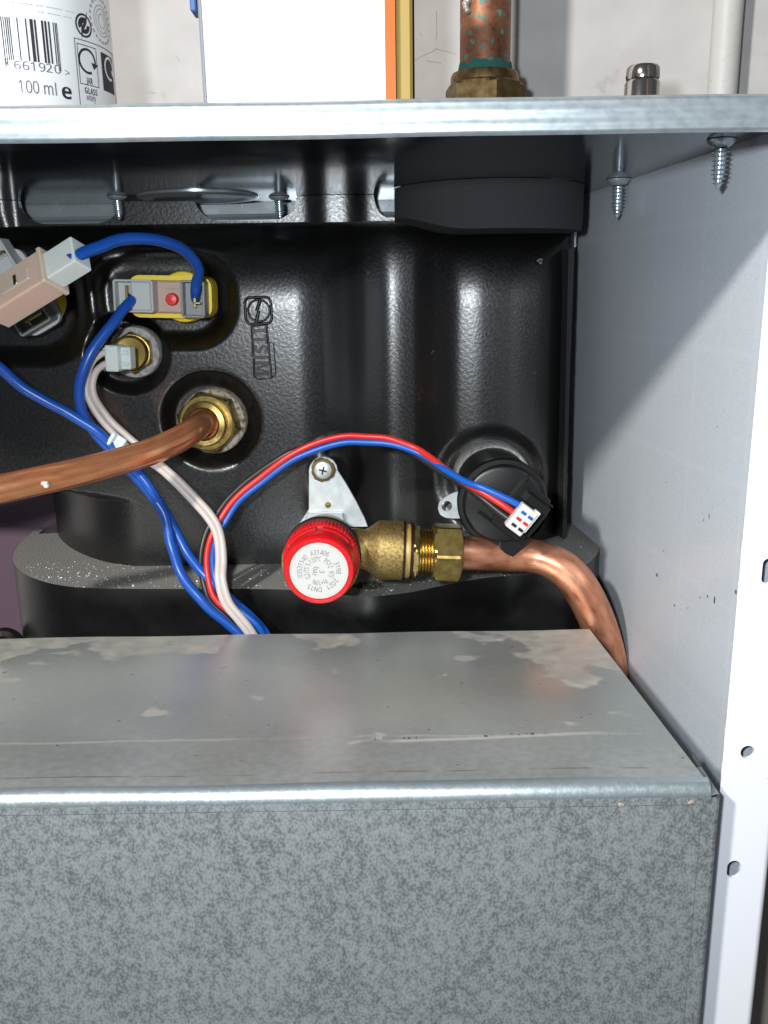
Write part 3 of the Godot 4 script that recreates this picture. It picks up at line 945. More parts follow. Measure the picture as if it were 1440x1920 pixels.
func foam_base():
	var t := thing("foam_collar", "dark grey foam insulation collar round the foot of the black boiler", "insulation", Vector3(0, -0.3, -0.50))
	var out_px := [[128, 960], [88, 977], [55, 1002], [33, 1025], [24, 1046], [33, 1066], [60, 1083], [105, 1096], [160, 1102], [250, 1104], [350, 1104], [450, 1104], [540, 1106], [620, 1114], [690, 1118], [760, 1112], [830, 1098], [900, 1085], [960, 1079], [1015, 1076], [1070, 1068], [1102, 1056], [1121, 1036], [1124, 1018], [1112, 998], [1090, 982], [1065, 972]]
	var ring := []
	for p in out_px: ring.append(on_level(p[0], p[1], FOAM_Y + 0.0095 * ss(930.0, 1115.0, p[0])))
	ring = smooth(ring, 4)
	var poly := PackedVector2Array()
	var lv := []
	for p in ring:
		poly.append(Vector2(p.x, -p.z))
		lv.append(p.y)
	lv.append(ring[-1].y); lv.append(ring[0].y)
	var g := G.new()
	# top as a grid clipped to the outline, with an uneven cut surface
	var nz := FastNoiseLite.new(); nz.seed = 8; nz.frequency = 260.0; nz.fractal_octaves = 3
	var f := poly.duplicate()
	f.append(Vector2(ring[-1].x, 0.565)); f.append(Vector2(ring[0].x, 0.57))
	var idx := Geometry2D.triangulate_polygon(f)
	for i in range(0, idx.size(), 3):
		var p := []
		for j in 3: p.append(Vector3(f[idx[i + j]].x, lv[idx[i + j]], -f[idx[i + j]].y))
		g.tri(p[0], p[1], p[2], Vector3.UP, Vector3.UP, Vector3.UP)
	part(t, "cut_top", g, M.foam_cut)
	g = G.new()
	var h := 0.11
	for i in ring.size() - 1:
		var a: Vector3 = ring[i]; var b: Vector3 = ring[i + 1]
		var na: Vector3 = (ring[mini(i + 1, ring.size() - 1)] - ring[maxi(i - 1, 0)]).cross(Vector3.UP).normalized()
		var nb: Vector3 = (ring[mini(i + 2, ring.size() - 1)] - ring[i]).cross(Vector3.UP).normalized()
		if na.z < 0 and a.z > -0.46: na = -na
		if nb.z < 0 and b.z > -0.46: nb = -nb
		g.quad(a, b, b - Vector3(0, h, 0), a - Vector3(0, h, 0), na, nb, nb, na)
	part(t, "side_skin", g, M.black_smooth)
	# glinting cut cells
	g = G.new()
	var rnd := RandomNumberGenerator.new(); rnd.seed = 21
	for i in 2600:
		var p := Vector2(rnd.randf_range(26, 1120), rnd.randf_range(965, 1116))
		if rnd.randf() < 0.35: p.x = rnd.randf_range(30, 420)
		var q := on_level(p.x, p.y, FOAM_Y + 0.0002 + 0.0095 * ss(930.0, 1115.0, p.x))
		if not Geometry2D.is_point_in_polygon(Vector2(q.x, -q.z), f) : continue
		if q.z < -0.505: continue
		var r := rnd.randf_range(0.00016, 0.00042) * (1.0 + 1.2 * float(rnd.randf() < 0.05))
		var b := Basis.from_euler(Vector3(rnd.randf_range(-0.2, 1.5), rnd.randf_range(-1, 1), rnd.randf_range(-3, 3)))
		var n1 := b * Vector3(0, 1, 0)
		g.tri(q + b * Vector3(-r, 0, -r), q + b * Vector3(r * 1.2, 0, -r * 0.4), q + b * Vector3(0, 0, r), n1, n1, n1)
	var o := part(t, "glinting_cells", g, M.flake)
	o.set_meta("kind", "stuff")
	# greenish crust under the valve
	g = G.new()
	var c := on_level(692, 1098, FOAM_Y)
	for i in 70:
		var a := rnd.randf() * TAU
		var r := sqrt(rnd.randf()) * 0.0085
		var q := c + Vector3(cos(a) * r * 1.05, -0.0004, sin(a) * r * 0.75)
		var sz := rnd.randf_range(0.0008, 0.0019)
		lathe(g, Transform3D(Basis.from_euler(Vector3(-PI / 2, 0, rnd.randf() * 3)), q), [Vector2(sz, 0), Vector2(sz * 0.8, sz * 0.4), Vector2(sz * 0.3, sz * 0.65), Vector2(0, sz * 0.7)], 7)
	part(t, "crust", g, M.crust, "greenish brown crust under the relief valve")

func ledge():
	var t := thing("metal_cover", "dusty galvanised sheet metal box cover below the boiler with chalky stains on top", "metal cover", Vector3(-0.05, -0.5, -0.36))
	var yt := -0.173
	var zf := 0.277
	var bl := on_level(-60, 1207, yt)
	var br := on_level(1105, 1180, yt)
	var fr_ := on_level(1312, 1446, yt)
	var zb := -br.z
	var rb := 0.0052
	var xl := -0.26
	# top sheet
	var g := G.new()
	var nu := 40
	var nv := 24
	var wav := func(x: float, v: float) -> float: return 0.00035 * sin(x * 26.0 + 0.5) * v + 0.0002 * sin(x * 70.0 + v * 3.0)
	var edge := func(v: float) -> float: return lerpf(br.x, lerpf(br.x, fr_.x, (zb - zf - rb) / (zb + fr_.z)), v)
	var pt := func(i: int, j: int) -> Vector3:
		var v := float(j) / nv
		var x: float = lerpf(xl, edge.call(v), float(i) / nu)
		return Vector3(x, yt + wav.call(x, v), -lerpf(zb, zf + rb, v))
	for i in nu:
		for j in nv:
			var a: Vector3 = pt.call(i, j); var b: Vector3 = pt.call(i + 1, j); var c: Vector3 = pt.call(i + 1, j + 1); var d: Vector3 = pt.call(i, j + 1)
			var nn := func(p: int, q: int) -> Vector3:
				var dx: Vector3 = pt.call(mini(p + 1, nu), q) - pt.call(maxi(p - 1, 0), q)
				var dz: Vector3 = pt.call(p, mini(q + 1, nv)) - pt.call(p, maxi(q - 1, 0))
				return dz.cross(dx).normalized()
			var uv := func(p: Vector3, q: int) -> Vector2: return Vector2((p.x + 0.22) / 0.345, float(q) / nv)
			g.quad(a, b, c, d, nn.call(i, j), nn.call(i + 1, j), nn.call(i + 1, j + 1), nn.call(i, j + 1), uv.call(a, j), uv.call(b, j), uv.call(c, j + 1), uv.call(d, j + 1))
	# back hem and right hem turned down
	for i in nu:
		var a: Vector3 = pt.call(i, 0); var b: Vector3 = pt.call(i + 1, 0)
		g.flat(a, b, b + Vector3(0, -0.012, 0), a + Vector3(0, -0.012, 0), Vector3(0, 0, -1))
	for j in nv:
		var a: Vector3 = pt.call(nu, j); var b: Vector3 = pt.call(nu, j + 1)
		g.flat(a, b, b + Vector3(0.0006, -0.0013, 0), a + Vector3(0.0006, -0.0013, 0), Vector3(1, 0.4, 0))
		g.flat(a + Vector3(0.0006, -0.0013, 0), b + Vector3(0.0006, -0.0013, 0), b + Vector3(0, -0.05, 0), a + Vector3(0, -0.05, 0), Vector3(1, 0, 0), Vector2(1, 0.9), Vector2(1, 0.9), Vector2(1, 0.92), Vector2(1, 0.92))
	part(t, "top_sheet", g, M.ledge_top)
	# rounded bend
	g = G.new()
	var xe := at(1333, 1500, zf).x
	var xr := at(1347, 1560, zf).x
	var segs := 12
	for i in 30:
		var xa := lerpf(xl, xe, i / 30.0); var xb := lerpf(xl, xe, (i + 1) / 30.0)
		for j in segs:
			var a0 := PI / 2 * j / segs; var a1 := PI / 2 * (j + 1) / segs
			var f := func(x: float, a: float) -> Vector3: return Vector3(x, yt - rb + cos(a) * rb + wav.call(x, 1.0) * (1.0 - a / (PI / 2)), -zf - rb + sin(a) * rb)
			var n0 := Vector3(0, cos(a0), sin(a0)); var n1 := Vector3(0, cos(a1), sin(a1))
			g.quad(f.call(xa, a0), f.call(xb, a0), f.call(xb, a1), f.call(xa, a1), n0, n0, n1, n1, Vector2(xa, a0 * rb), Vector2(xb, a0 * rb), Vector2(xb, a1 * rb), Vector2(xa, a1 * rb))
	part(t, "bent_edge", g, M.galvanised_edge)
	# front sheet, rolled into the right side
	g = G.new()
	var yb := -0.42
	var ya := yt - rb
	for i in 24:
		for j in 12:
			var xa := lerpf(xl, xr - 0.002, i / 24.0); var xb := lerpf(xl, xr - 0.002, (i + 1) / 24.0)
			var y0 := lerpf(ya, yb, j / 12.0); var y1 := lerpf(ya, yb, (j + 1) / 12.0)
			g.flat(Vector3(xa, y0, -zf), Vector3(xb, y0, -zf), Vector3(xb, y1, -zf), Vector3(xa, y1, -zf), Vector3(0, 0, 1), Vector2(xa, y0), Vector2(xb, y0), Vector2(xb, y1), Vector2(xa, y1))
	for j in 6:
		var a0 := PI / 2 * j / 6.0; var a1 := PI / 2 * (j + 1) / 6.0
		var f := func(y: float, a: float) -> Vector3: return Vector3(xr - 0.002 + sin(a) * 0.002, y, -zf - 0.002 + cos(a) * 0.002)
		var n0 := Vector3(sin(a0), 0, cos(a0)); var n1 := Vector3(sin(a1), 0, cos(a1))
		g.quad(f.call(ya, a0), f.call(ya, a1), f.call(yb, a1), f.call(yb, a0), n0, n1, n1, n0, Vector2(xr, ya), Vector2(xr, ya), Vector2(xr, yb), Vector2(xr, yb))
	g.flat(Vector3(xr, ya, -zf - 0.002), Vector3(xr, ya, -zf - 0.03), Vector3(xr, yb, -zf - 0.03), Vector3(xr, yb, -zf - 0.002), Vector3(1, 0, 0))
	g.flat(Vector3(xr - 0.006, ya, -zf), Vector3(xr, ya, -zf - 0.002), Vector3(xr, ya, -zf - 0.02), Vector3(xr - 0.006, ya, -zf - 0.02), Vector3(0, 1, 0))
	part(t, "front_sheet", g, M.galvanised)
	# scribed fold lines on the front sheet, and plaster crumbs stuck below the bend
	g = G.new()
	var l0 := at(-200, 1527, zf - 0.0001); var l1 := at(1314, 1509, zf - 0.0001)
	g.flat(Vector3(l0.x, l1.y + 0.00014, l0.z), Vector3(l1.x, l1.y + 0.00014, l0.z), Vector3(l1.x, l1.y - 0.00008, l0.z), Vector3(l0.x, l1.y - 0.00008, l0.z), Vector3(0, 0, 1))
	var s0 := at(1316, 1515, zf - 0.0001)
	g.flat(Vector3(s0.x - 0.00009, s0.y, s0.z), Vector3(s0.x + 0.00009, s0.y, s0.z), Vector3(s0.x + 0.0003, yb, s0.z), Vector3(s0.x + 0.00015, yb, s0.z), Vector3(0, 0, 1))
	part(t, "scribed_line", g, mat("scribe", Color(0.33, 0.34, 0.37), 0.6))
	for c in [[1164, 1508, 9, 6], [1297, 1504, 7, 6]]:
		g = G.new()
		var o := at(c[0], c[1], zf)
		var rnd := RandomNumberGenerator.new(); rnd.seed = c[0]
		for i in 6:
			var r: float = k(zf) * c[3] * rnd.randf_range(0.4, 0.75)
			lathe(g, frame(o + Vector3(rnd.randf_range(-1, 1) * k(zf) * c[2] * 0.6, rnd.randf_range(-1, 1) * k(zf) * 3, 0)), [Vector2(r, 0), Vector2(r * 0.8, r * 0.35), Vector2(r * 0.3, r * 0.5), Vector2(0, r * 0.52)], 8)
		part(t, "plaster_crumb", g, M.debris)

func wall_side():
	var g := G.new()
	box(g, Transform3D(Basis(), Vector3(0.0, 0.0, -0.6175)), Vector3(2.4, 2.4, 0.05), 0.001)
	var w := part(self, "wall", g, M.wall_paint)
	w.set_meta("kind", "structure")
	w.set_meta("label", "off white painted wall behind the boiler casing"); w.set_meta("category", "wall")
	# hairline cracks
	for c in [[[770, 118], [790, 106], [812, 96], [820, 90]], [[818, 92], [836, 96], [856, 102]], [[817, 76], [819, 62], [818, 20]], [[800, 114], [828, 118]], [[788, 62], [793, 68]], [[330, 104], [337, 116]], [[283, 173], [293, 175]]]:
		g = G.new()
		var pts := []
		for p in c: pts.append(at(p[0], p[1], 0.5924))
		tube(g, pts, 0.00010, 5, true)
		part(w, "crack", g, M.wall_crack)
	# board beside the casing
	var t := thing("board", "beige board standing upright behind the casing flange", "board", at(1450, 1800, 0.345))
	g = G.new()
	var b0 := at(1404, 1800, 0.335)
	box(g, Transform3D(Basis(), Vector3(b0.x + 0.04, -0.25, -0.345)), Vector3(0.09, 0.9, 0.018), 0.002)
	part(t, "plank", g, M.board_edge)

# ------------------------------------------------------------------ things standing on the casing
func shelf_things():
	var yb := PLATE_Y + 0.0013
	# jar
	var jd := 0.405
	var jc := at(38, 150, jd)
	jc.y = yb
	var jr := (at(211, 110, jd) - at(38, 110, jd)).length()
	var t := thing("jar", "white round jar with a printed barcode and recycling marks on the plate", "jar", jc)
	var g := G.new()
	lathe(g, frame(jc, Vector3.UP, Vector3(0, 0, 1)), [Vector2(0, 0), Vector2(jr * 0.94, 0), Vector2(jr, 0.003), Vector2(jr, 0.085), Vector2(jr * 0.95, 0.09), Vector2(0, 0.09)], 96)
	part(t, "glass_body", g, M.jar_white)
	var surf := func(p: Vector3) -> Array:     # wraps (x along the girth, y up, lift) round the jar, x = 0 faces the viewer
		var a := p.x / jr + jar_a0
		return [jc + Vector3(sin(a) * (jr + p.z), p.y, cos(a) * (jr + p.z)), Vector3(sin(a), 0, cos(a))]
	# find the wrapped coordinates of a photo pixel on the jar's skin
	var hit := func(px: float, py: float) -> Vector2:
		var r := ray(px, py)
		var o := Vector2(-jc.x, -jc.z)
		var dd := Vector2(r.x, r.z)
		var A := dd.dot(dd); var B := o.dot(dd); var C := o.dot(o) - jr * jr
		var s := (-B - sqrt(maxf(0.0, B * B - A * C))) / A
		var p := r * s
		return Vector2((atan2(p.x - jc.x, p.z - jc.z) - jar_a0) * jr, p.y - jc.y)
	var ink := func(called: String, g2: G, m: Material): part(t, called, g2, m)
	# barcode
	g = G.new()
	var bar := func(gg: G, x0: float, x1: float, y0: float, y1: float):
		var n := maxi(1, int((x1 - x0) / 0.0015))
		for i in n:
			var xa := lerpf(x0, x1, float(i) / n); var xb := lerpf(x0, x1, float(i + 1) / n)
			var a = surf.call(Vector3(xa, y0, 0.00012)); var b = surf.call(Vector3(xb, y0, 0.00012)); var c = surf.call(Vector3(xb, y1, 0.00012)); var d = surf.call(Vector3(xa, y1, 0.00012))
			gg.quad(a[0], b[0], c[0], d[0], a[1], b[1], c[1], d[1])
	var bl: Vector2 = hit.call(9, 112); var btop: Vector2 = hit.call(60, 36); var brt: Vector2 = hit.call(115, 122)
	var bars := [[0, 2], [4, 1.6], [7.5, 2], [11, 2], [14.5, 2], [28, 2], [43, 2.4], [51, 6], [59, 3.5], [72, 4], [78, 4], [85, 3], [94, 2], [98, 2], [101, 1.6]]
	var span := (brt.x - bl.x) / 104.0
	for i in bars.size():
		var b = bars[i]
		var lo := bl.y - (0.0022 if (i < 2 or i > 12) else 0.0)
		bar.call(g, bl.x + b[0] * span, bl.x + (b[0] + b[1]) * span, lo, btop.y)
	bar.call(g, bl.x - 14 * span, bl.x - 8 * span, bl.y, btop.y)
	ink.call("barcode", g, M.ink)
	var write := func(gg: G, s: String, px: float, py: float, hpx: float, wpx: float, bold := false):
		var c: Vector2 = hit.call(px, py)
		letters(gg, s, k(jd - jr) * hpx, func(p: Vector2) -> Array: return surf.call(Vector3(c.x + p.x, c.y + p.y, 0.00013)), bold, k(jd - jr) * wpx)
	g = G.new()
	write.call(g, "661920", 71, 126, 13, 76)
	write.call(g, ">", 126, 137, 12, 9)
	write.call(g, "7", 12, 119, 12, 8)
	ink.call("barcode_digits", g, M.ink_light)
	g = G.new()
	write.call(g, "100 ml", 71, 165, 19, 61)
	ink.call("volume_text", g, M.ink_light)
	g = G.new()
	write.call(g, "e", 125, 172, 25, 18, true)
	write.call(g, "JAR", 168, 152, 9.5, 16, true)
	write.call(g, "GLASS", 171, 172, 9.5, 30, true)
	write.call(g, "widely", 171, 184, 8, 22)
	write.call(g, "CAP", 203, 165, 9, 18, true)
	ink.call("label_text", g, M.ink)
	# ring arrows, boxes
	var arc := func(gg: G, px: float, py: float, rpx: float, wpx: float, a0: float, a1: float, arrow := true):
		var c: Vector2 = hit.call(px, py)
		var s := k(jd - jr)
		var n := 28
		var f := func(a: float, r: float) -> Array: return surf.call(Vector3(c.x + cos(a) * r * s, c.y + sin(a) * r * s, 0.00014))
		for i in n:
			var p0 := lerpf(a0, a1, float(i) / n); var p1 := lerpf(a0, a1, float(i + 1) / n)
			var q = [f.call(p0, rpx - wpx), f.call(p1, rpx - wpx), f.call(p1, rpx), f.call(p0, rpx)]
			gg.quad(q[0][0], q[1][0], q[2][0], q[3][0], q[0][1], q[1][1], q[2][1], q[3][1])
		if arrow:
			var q = [f.call(a0, rpx - wpx * 3.0), f.call(a0, rpx + wpx * 1.6), f.call(a0 - 0.62, rpx - wpx * 0.6)]
			gg.tri(q[0][0], q[1][0], q[2][0], q[0][1], q[1][1], q[2][1])
	g = G.new()
	arc.call(g, 164, 115, 21, 4.2, -0.05, TAU - 1.15)
	arc.call(g, 157, 48, 19, 3.4, 0.0, TAU, false)
	arc.call(g, 157, 48, 13, 9.0, 1.2, 3.6)
	arc.call(g, 157, 48, 13, 7.0, 4.4, 6.4)
	ink.call("recycling_arrow", g, M.ink)
	g = G.new()
	var rectl := func(gg: G, xa: float, ya: float, xb: float, yb2: float, wpx: float):
		var p: Vector2 = hit.call(xa, ya); var q: Vector2 = hit.call(xb, yb2)
		var w := k(jd - jr) * wpx
		bar.call(gg, p.x, q.x, p.y - w, p.y)
		bar.call(gg, p.x, p.x + w, 0.002, p.y)
		bar.call(gg, q.x - w, q.x, 0.002, p.y)
	rectl.call(g, 138, 70, 210, 98, 1.6)
	var r0: Vector2 = hit.call(143, 80); var r1: Vector2 = hit.call(186, 166)
	var ww := k(jd - jr) * 1.6
	bar.call(g, r0.x, r1.x, r0.y - ww, r0.y); bar.call(g, r0.x, r1.x, r1.y, r1.y + ww); bar.call(g, r0.x, r0.x + ww, r1.y, r0.y); bar.call(g, r1.x - ww, r1.x, r1.y, r0.y)
	ink.call("label_frame", g, M.ink_light)
	g = G.new()
	var d0: Vector2 = hit.call(188, 97); var d1: Vector2 = hit.call(209, 176)
	bar.call(g, d0.x, d1.x + 0.004, d1.y, d0.y)
	ink.call("dark_panel", g, M.ink)
	g = G.new()
	arc.call(g, 204, 130, 20, 4.0, -0.05, TAU - 1.15)
	for f in g.v.size(): g.v[f] += g.n[f] * 0.0001
	ink.call("pale_arrow", g, M.jar_white)
	g = G.new()
	for i in 22:
		var a := TAU * i / 22.0
		arc.call(g, 190, 40, 38, 5, a, a + 0.16, false)
	arc.call(g, 190, 40, 26, 1.5, 0, TAU, false); arc.call(g, 190, 40, 20, 1.5, 0, TAU, false); arc.call(g, 190, 40, 12, 1.5, 0, TAU, false)
	write.call(g, "-- ---- -- ----- ---", 80, 10, 8, 110)
	write.call(g, "-- ---- ---", 104, 26, 8, 60)
	ink.call("faint_print", g, M.ink_grey)

	# carton
	var cd := 0.375
	var f0 := at(388, 180, cd); var f1 := at(742, 178, cd)
	var cw := f1.x - f0.x
	t = thing("carton", "white cardboard carton with an orange edge standing between jar and copper pipe", "carton", Vector3((f0.x + f1.x) / 2, yb, -cd - 0.03))
	g = G.new()
	box(g, Transform3D(Basis(), Vector3((f0.x + f1.x) / 2, yb + 0.06, -cd - 0.03)), Vector3(cw, 0.12, 0.06), 0.0006)
	part(t, "carton_body", g, M.carton_white)
	g = G.new()
	var ox := at(722, 100, cd).x
	g.flat(Vector3(ox, yb + 0.0005, -cd + 0.0001), Vector3(f1.x, yb + 0.0005, -cd + 0.0001), Vector3(f1.x, yb + 0.119, -cd + 0.0001), Vector3(ox, yb + 0.119, -cd + 0.0001), Vector3(0, 0, 1))
	part(t, "orange_band", g, M.carton_orange)
	g = G.new()
	var e0 := f1.x
	var e1 := at(768, 100, cd + 0.03).x
	box(g, Transform3D(Basis(), Vector3((e0 + e1) / 2 + 0.0003, yb + 0.06, -cd - 0.008)), Vector3(e1 - e0, 0.12, 0.010), 0.0012)
	part(t, "yellow_flap", g, M.carton_yellow)
	g = G.new()
	box(g, Transform3D(Basis(), Vector3(e1 + 0.0002, yb + 0.058, -cd - 0.016)), Vector3(0.0022, 0.116, 0.012), 0.0004)
	part(t, "worn_edge", g, M.carton_dark)
	g = G.new()
	var s0 := at(377, 100, cd + 0.004).x
	box(g, Transform3D(Basis(), Vector3((s0 + f0.x) / 2 - 0.0003, yb + 0.06, -cd - 0.006)), Vector3(f0.x - s0, 0.12, 0.004), 0.0008)
	part(t, "side_fold", g, M.carton_grey)
	g = G.new()
	var bq := at(366, 12, cd + 0.01)
	box(g, Transform3D(Basis(), Vector3(bq.x, bq.y + 0.012, -cd - 0.010)), Vector3(0.0024, 0.030, 0.01), 0.0005)
	part(t, "blue_tab", g, M.carton_blue)

	# old copper pipe and its compression nut
	var pd := 0.530
	var pc := at(909, 140, pd)
	var pr := 0.5 * (at(957, 60, pd) - at(862, 60, pd)).length()
	t = thing("copper_pipe", "old copper riser pipe with green verdigris and a dull brass compression nut", "pipe", Vector3(pc.x, yb, -pd))
	var X := frame(Vector3(pc.x, 0, -pd), Vector3.UP, Vector3(0, 0, 1))
	g = G.new()
	lathe(g, X, [Vector2(pr, yb + 0.01), Vector2(pr, 0.30)], 48)
	part(t, "pipe", g, M.copper_verdigris)
	g = G.new()
	var hy := at(909, 147, pd - pr).y
	hexnut(g, X, pr * 1.40, yb, hy, pr, 0.35)
	part(t, "compression_nut", g, M.brass_old)
	g = G.new()
	var ry := at(909, 128, pd - pr).y
	lathe(g, X, [Vector2(pr * 1.36, hy - 0.001), Vector2(pr * 1.36, lerpf(hy, ry, 0.6)), Vector2(pr * 1.30, ry), Vector2(pr * 1.01, ry + 0.0004)], 48)
	part(t, "nut_collar", g, M.brass_old)
	g = G.new()
	var wob := func(th: float, r: float) -> float: return r + 0.0004 * sin(th * 7.0) + 0.0003 * sin(th * 13.0 + 1.0)
	lathe(g, X, [Vector2(pr * 1.06, ry), Vector2(pr * 1.05, ry + 0.002), Vector2(pr * 1.02, ry + 0.0042), Vector2(pr * 0.99, ry + 0.0055)], 48, wob)
	part(t, "verdigris_ring", g, M.verdigris)
	g = G.new()
	var sd := at(874, 10, pd - pr * 0.8)
	for i in 5:
		var rr := 0.0022 - i * 0.0002
		lathe(g, frame(sd + Vector3(0.0006 * sin(i * 2.0), -0.0016 * i + 0.004, 0.0001), Vector3(-0.4, 0, 1)), [Vector2(rr, -0.002), Vector2(rr * 0.9, 0.0006), Vector2(rr * 0.5, 0.0014), Vector2(0, 0.0016)], 10)
	part(t, "solder_drip", g, M.solder)

	# white pipe
	var wd := 0.580
	var wc := at(1360, 90, wd)
	var wr := 0.5 * (at(1387, 90, wd) - at(1333, 90, wd)).length()
	t = thing("white_pipe", "scuffed white painted pipe rising in front of the wall", "pipe", Vector3(wc.x, yb, -wd))
	g = G.new()
	lathe(g, frame(Vector3(wc.x, 0, -wd), Vector3.UP, Vector3(0, 0, 1)), [Vector2(wr, yb), Vector2(wr, 0.30)], 40)
	part(t, "pipe", g, M.pipe_white)
	# small nickel plug
	var nd := 0.44
	var nc := at(1204, 165, nd)
	var nr := k(nd) * 29
	t = thing("air_vent_plug", "small shiny nickel air vent plug on the plate", "plug", Vector3(nc.x, yb, -nd))
	var y1 := at(1204, 150, nd).y
	var y2 := at(1204, 124, nd).y
	g = G.new()
	lathe(g, frame(Vector3(nc.x, 0, -nd), Vector3.UP, Vector3(0, 0, 1)), [Vector2(nr, yb), Vector2(nr, y1 - 0.0015), Vector2(nr * 0.86, y1)], 40)
	part(t, "plug_body", g, M.chrome)
	g = G.new()
	var kn := func(th: float, r: float) -> float: return r * (1.0 + 0.02 * signf(sin(th * 24.0)))
	lathe(g, frame(Vector3(nc.x, 0, -nd), Vector3.UP, Vector3(0, 0, 1)), [Vector2(nr * 0.9, y1), Vector2(nr * 0.93, y1 + 0.001), Vector2(nr * 0.9, y2 - 0.001), Vector2(nr * 0.8, y2), Vector2(0, y2 + 0.0004)], 96, kn)
	part(t, "plug_cap", g, M.chrome)
	# foam sleeve of the riser, under the plate
	var fx := at(915, 340, 0.505)
	t = thing("foam_sleeve", "thick black foam sleeve between the boiler top and the plate", "insulation", Vector3(fx.x, 0.026, -0.507))
	g = G.new()
	var rx := 0.0505
	var yo := func(x: float) -> float: return 0.0262 + 0.0080 * pow(ss(-0.008, -0.052, x), 1.6)
	var sg := 80
	for i in sg:
		var q := []
		for j in 2:
			var a := PI * (i + j) / sg
			var c := cos(a)
			var s := sin(a)
			var x := clampf(rx * 1.06 * c, -rx, rx * 0.965)
			q.append(Vector3(fx.x + x, 0, -0.520 + 0.066 * pow(s, 0.86)))
			q.append(Vector3(c, 0, s * 1.2).normalized())
		var h := 12
		for v in h:
			var f0_ := float(v) / h; var f1_ := float(v + 1) / h
			var l := func(p: Vector3, f: float) -> Vector3: return Vector3(p.x, lerpf(yo.call(p.x - fx.x), PLATE_Y - 0.0002, f), p.z - 0.0035 * pow(maxf(0.0, 1.0 - f * 3.0), 2.0))
			g.quad(l.call(q[0], f0_), l.call(q[2], f0_), l.call(q[2], f1_), l.call(q[0], f1_), q[1], q[3], q[3], q[1])
		var b0 := Vector3(q[0].x, yo.call(q[0].x - fx.x), q[0].z - 0.0035); var b1 := Vector3(q[2].x, yo.call(q[2].x - fx.x), q[2].z - 0.0035)
		g.flat(b0, b1, Vector3(b1.x, b1.y, -0.55), Vector3(b0.x, b0.y, -0.55), Vector3.DOWN)
	part(t, "sleeve", g, M.foam_rubber)
const jar_a0 := 0.0

# ------------------------------------------------------------------ pipes and valve
func copper_left():
	var t := thing("copper_tube", "bright copper tube bending out of the brass union in the boiler face", "pipe", at(370, 803, 0.47))
	var g := G.new()
	var pts := smooth(px_path([[384, 790, 0.474], [372, 799, 0.462], [355, 812, 0.452], [325, 829, 0.442], [285, 846, 0.431], [235, 862, 0.421], [150, 884, 0.407], [60, 904, 0.395], [-60, 930, 0.38], [-160, 950, 0.37]]), 8)
	tube(g, pts, 0.0067, 28)
	part(t, "tube", g, M.copper)
	g = G.new()
	var c := at(84, 909, 0.3905)
	for i in 5: lathe(g, frame(c + Vector3(0.0008 * sin(i * 2.2), 0.0006 * cos(i * 3.1), 0.0), Vector3(-0.3, 0.1, 1)), [Vector2(0.0011, -0.0006), Vector2(0.0009, 0.0003), Vector2(0.0, 0.0006)], 10)
	part(t, "plaster_speck", g, M.label_white)
	# union
	t = thing("brass_union", "hexagonal brass pipe union on a pale stained boss around the copper tube", "pipe union", at(403, 787, 0.50))
	var o := at(402, 788, 0.4985)
	var dir := at(376, 797, 0.470) - o
	var X := frame(o, dir)
	var s := k(0.49)
	g = G.new()
	lathe(g, frame(o, Vector3(0, 0, 1)), [Vector2(60 * s, -0.006), Vector2(60 * s, 0.004), Vector2(58 * s, 0.0048), Vector2(0, 0.0048)], 56)
	part(t, "boss", g, M.boss_stained, "pale boss ringed with brown stains")
	g = G.new()
	hexnut(g, X, 49.5 * s, 0.005, 0.0175, 0.0, 0.25)
	part(t, "hex_nut", g, M.brass)
	g = G.new()
	lathe(g, X, [Vector2(40 * s, 0.0165), Vector2(40 * s, 0.0215), Vector2(38.5 * s, 0.0235), Vector2(30 * s, 0.0243), Vector2(27 * s, 0.0236), Vector2(25.5 * s, 0.022)], 56)
	part(t, "union_collar", g, M.brass)
	g = G.new()
	lathe(g, X, [Vector2(27.5 * s, 0.022), Vector2(27 * s, 0.0246), Vector2(23.5 * s, 0.0254), Vector2(22 * s, 0.0245)], 48)
	part(t, "compression_ring", g, M.copper)

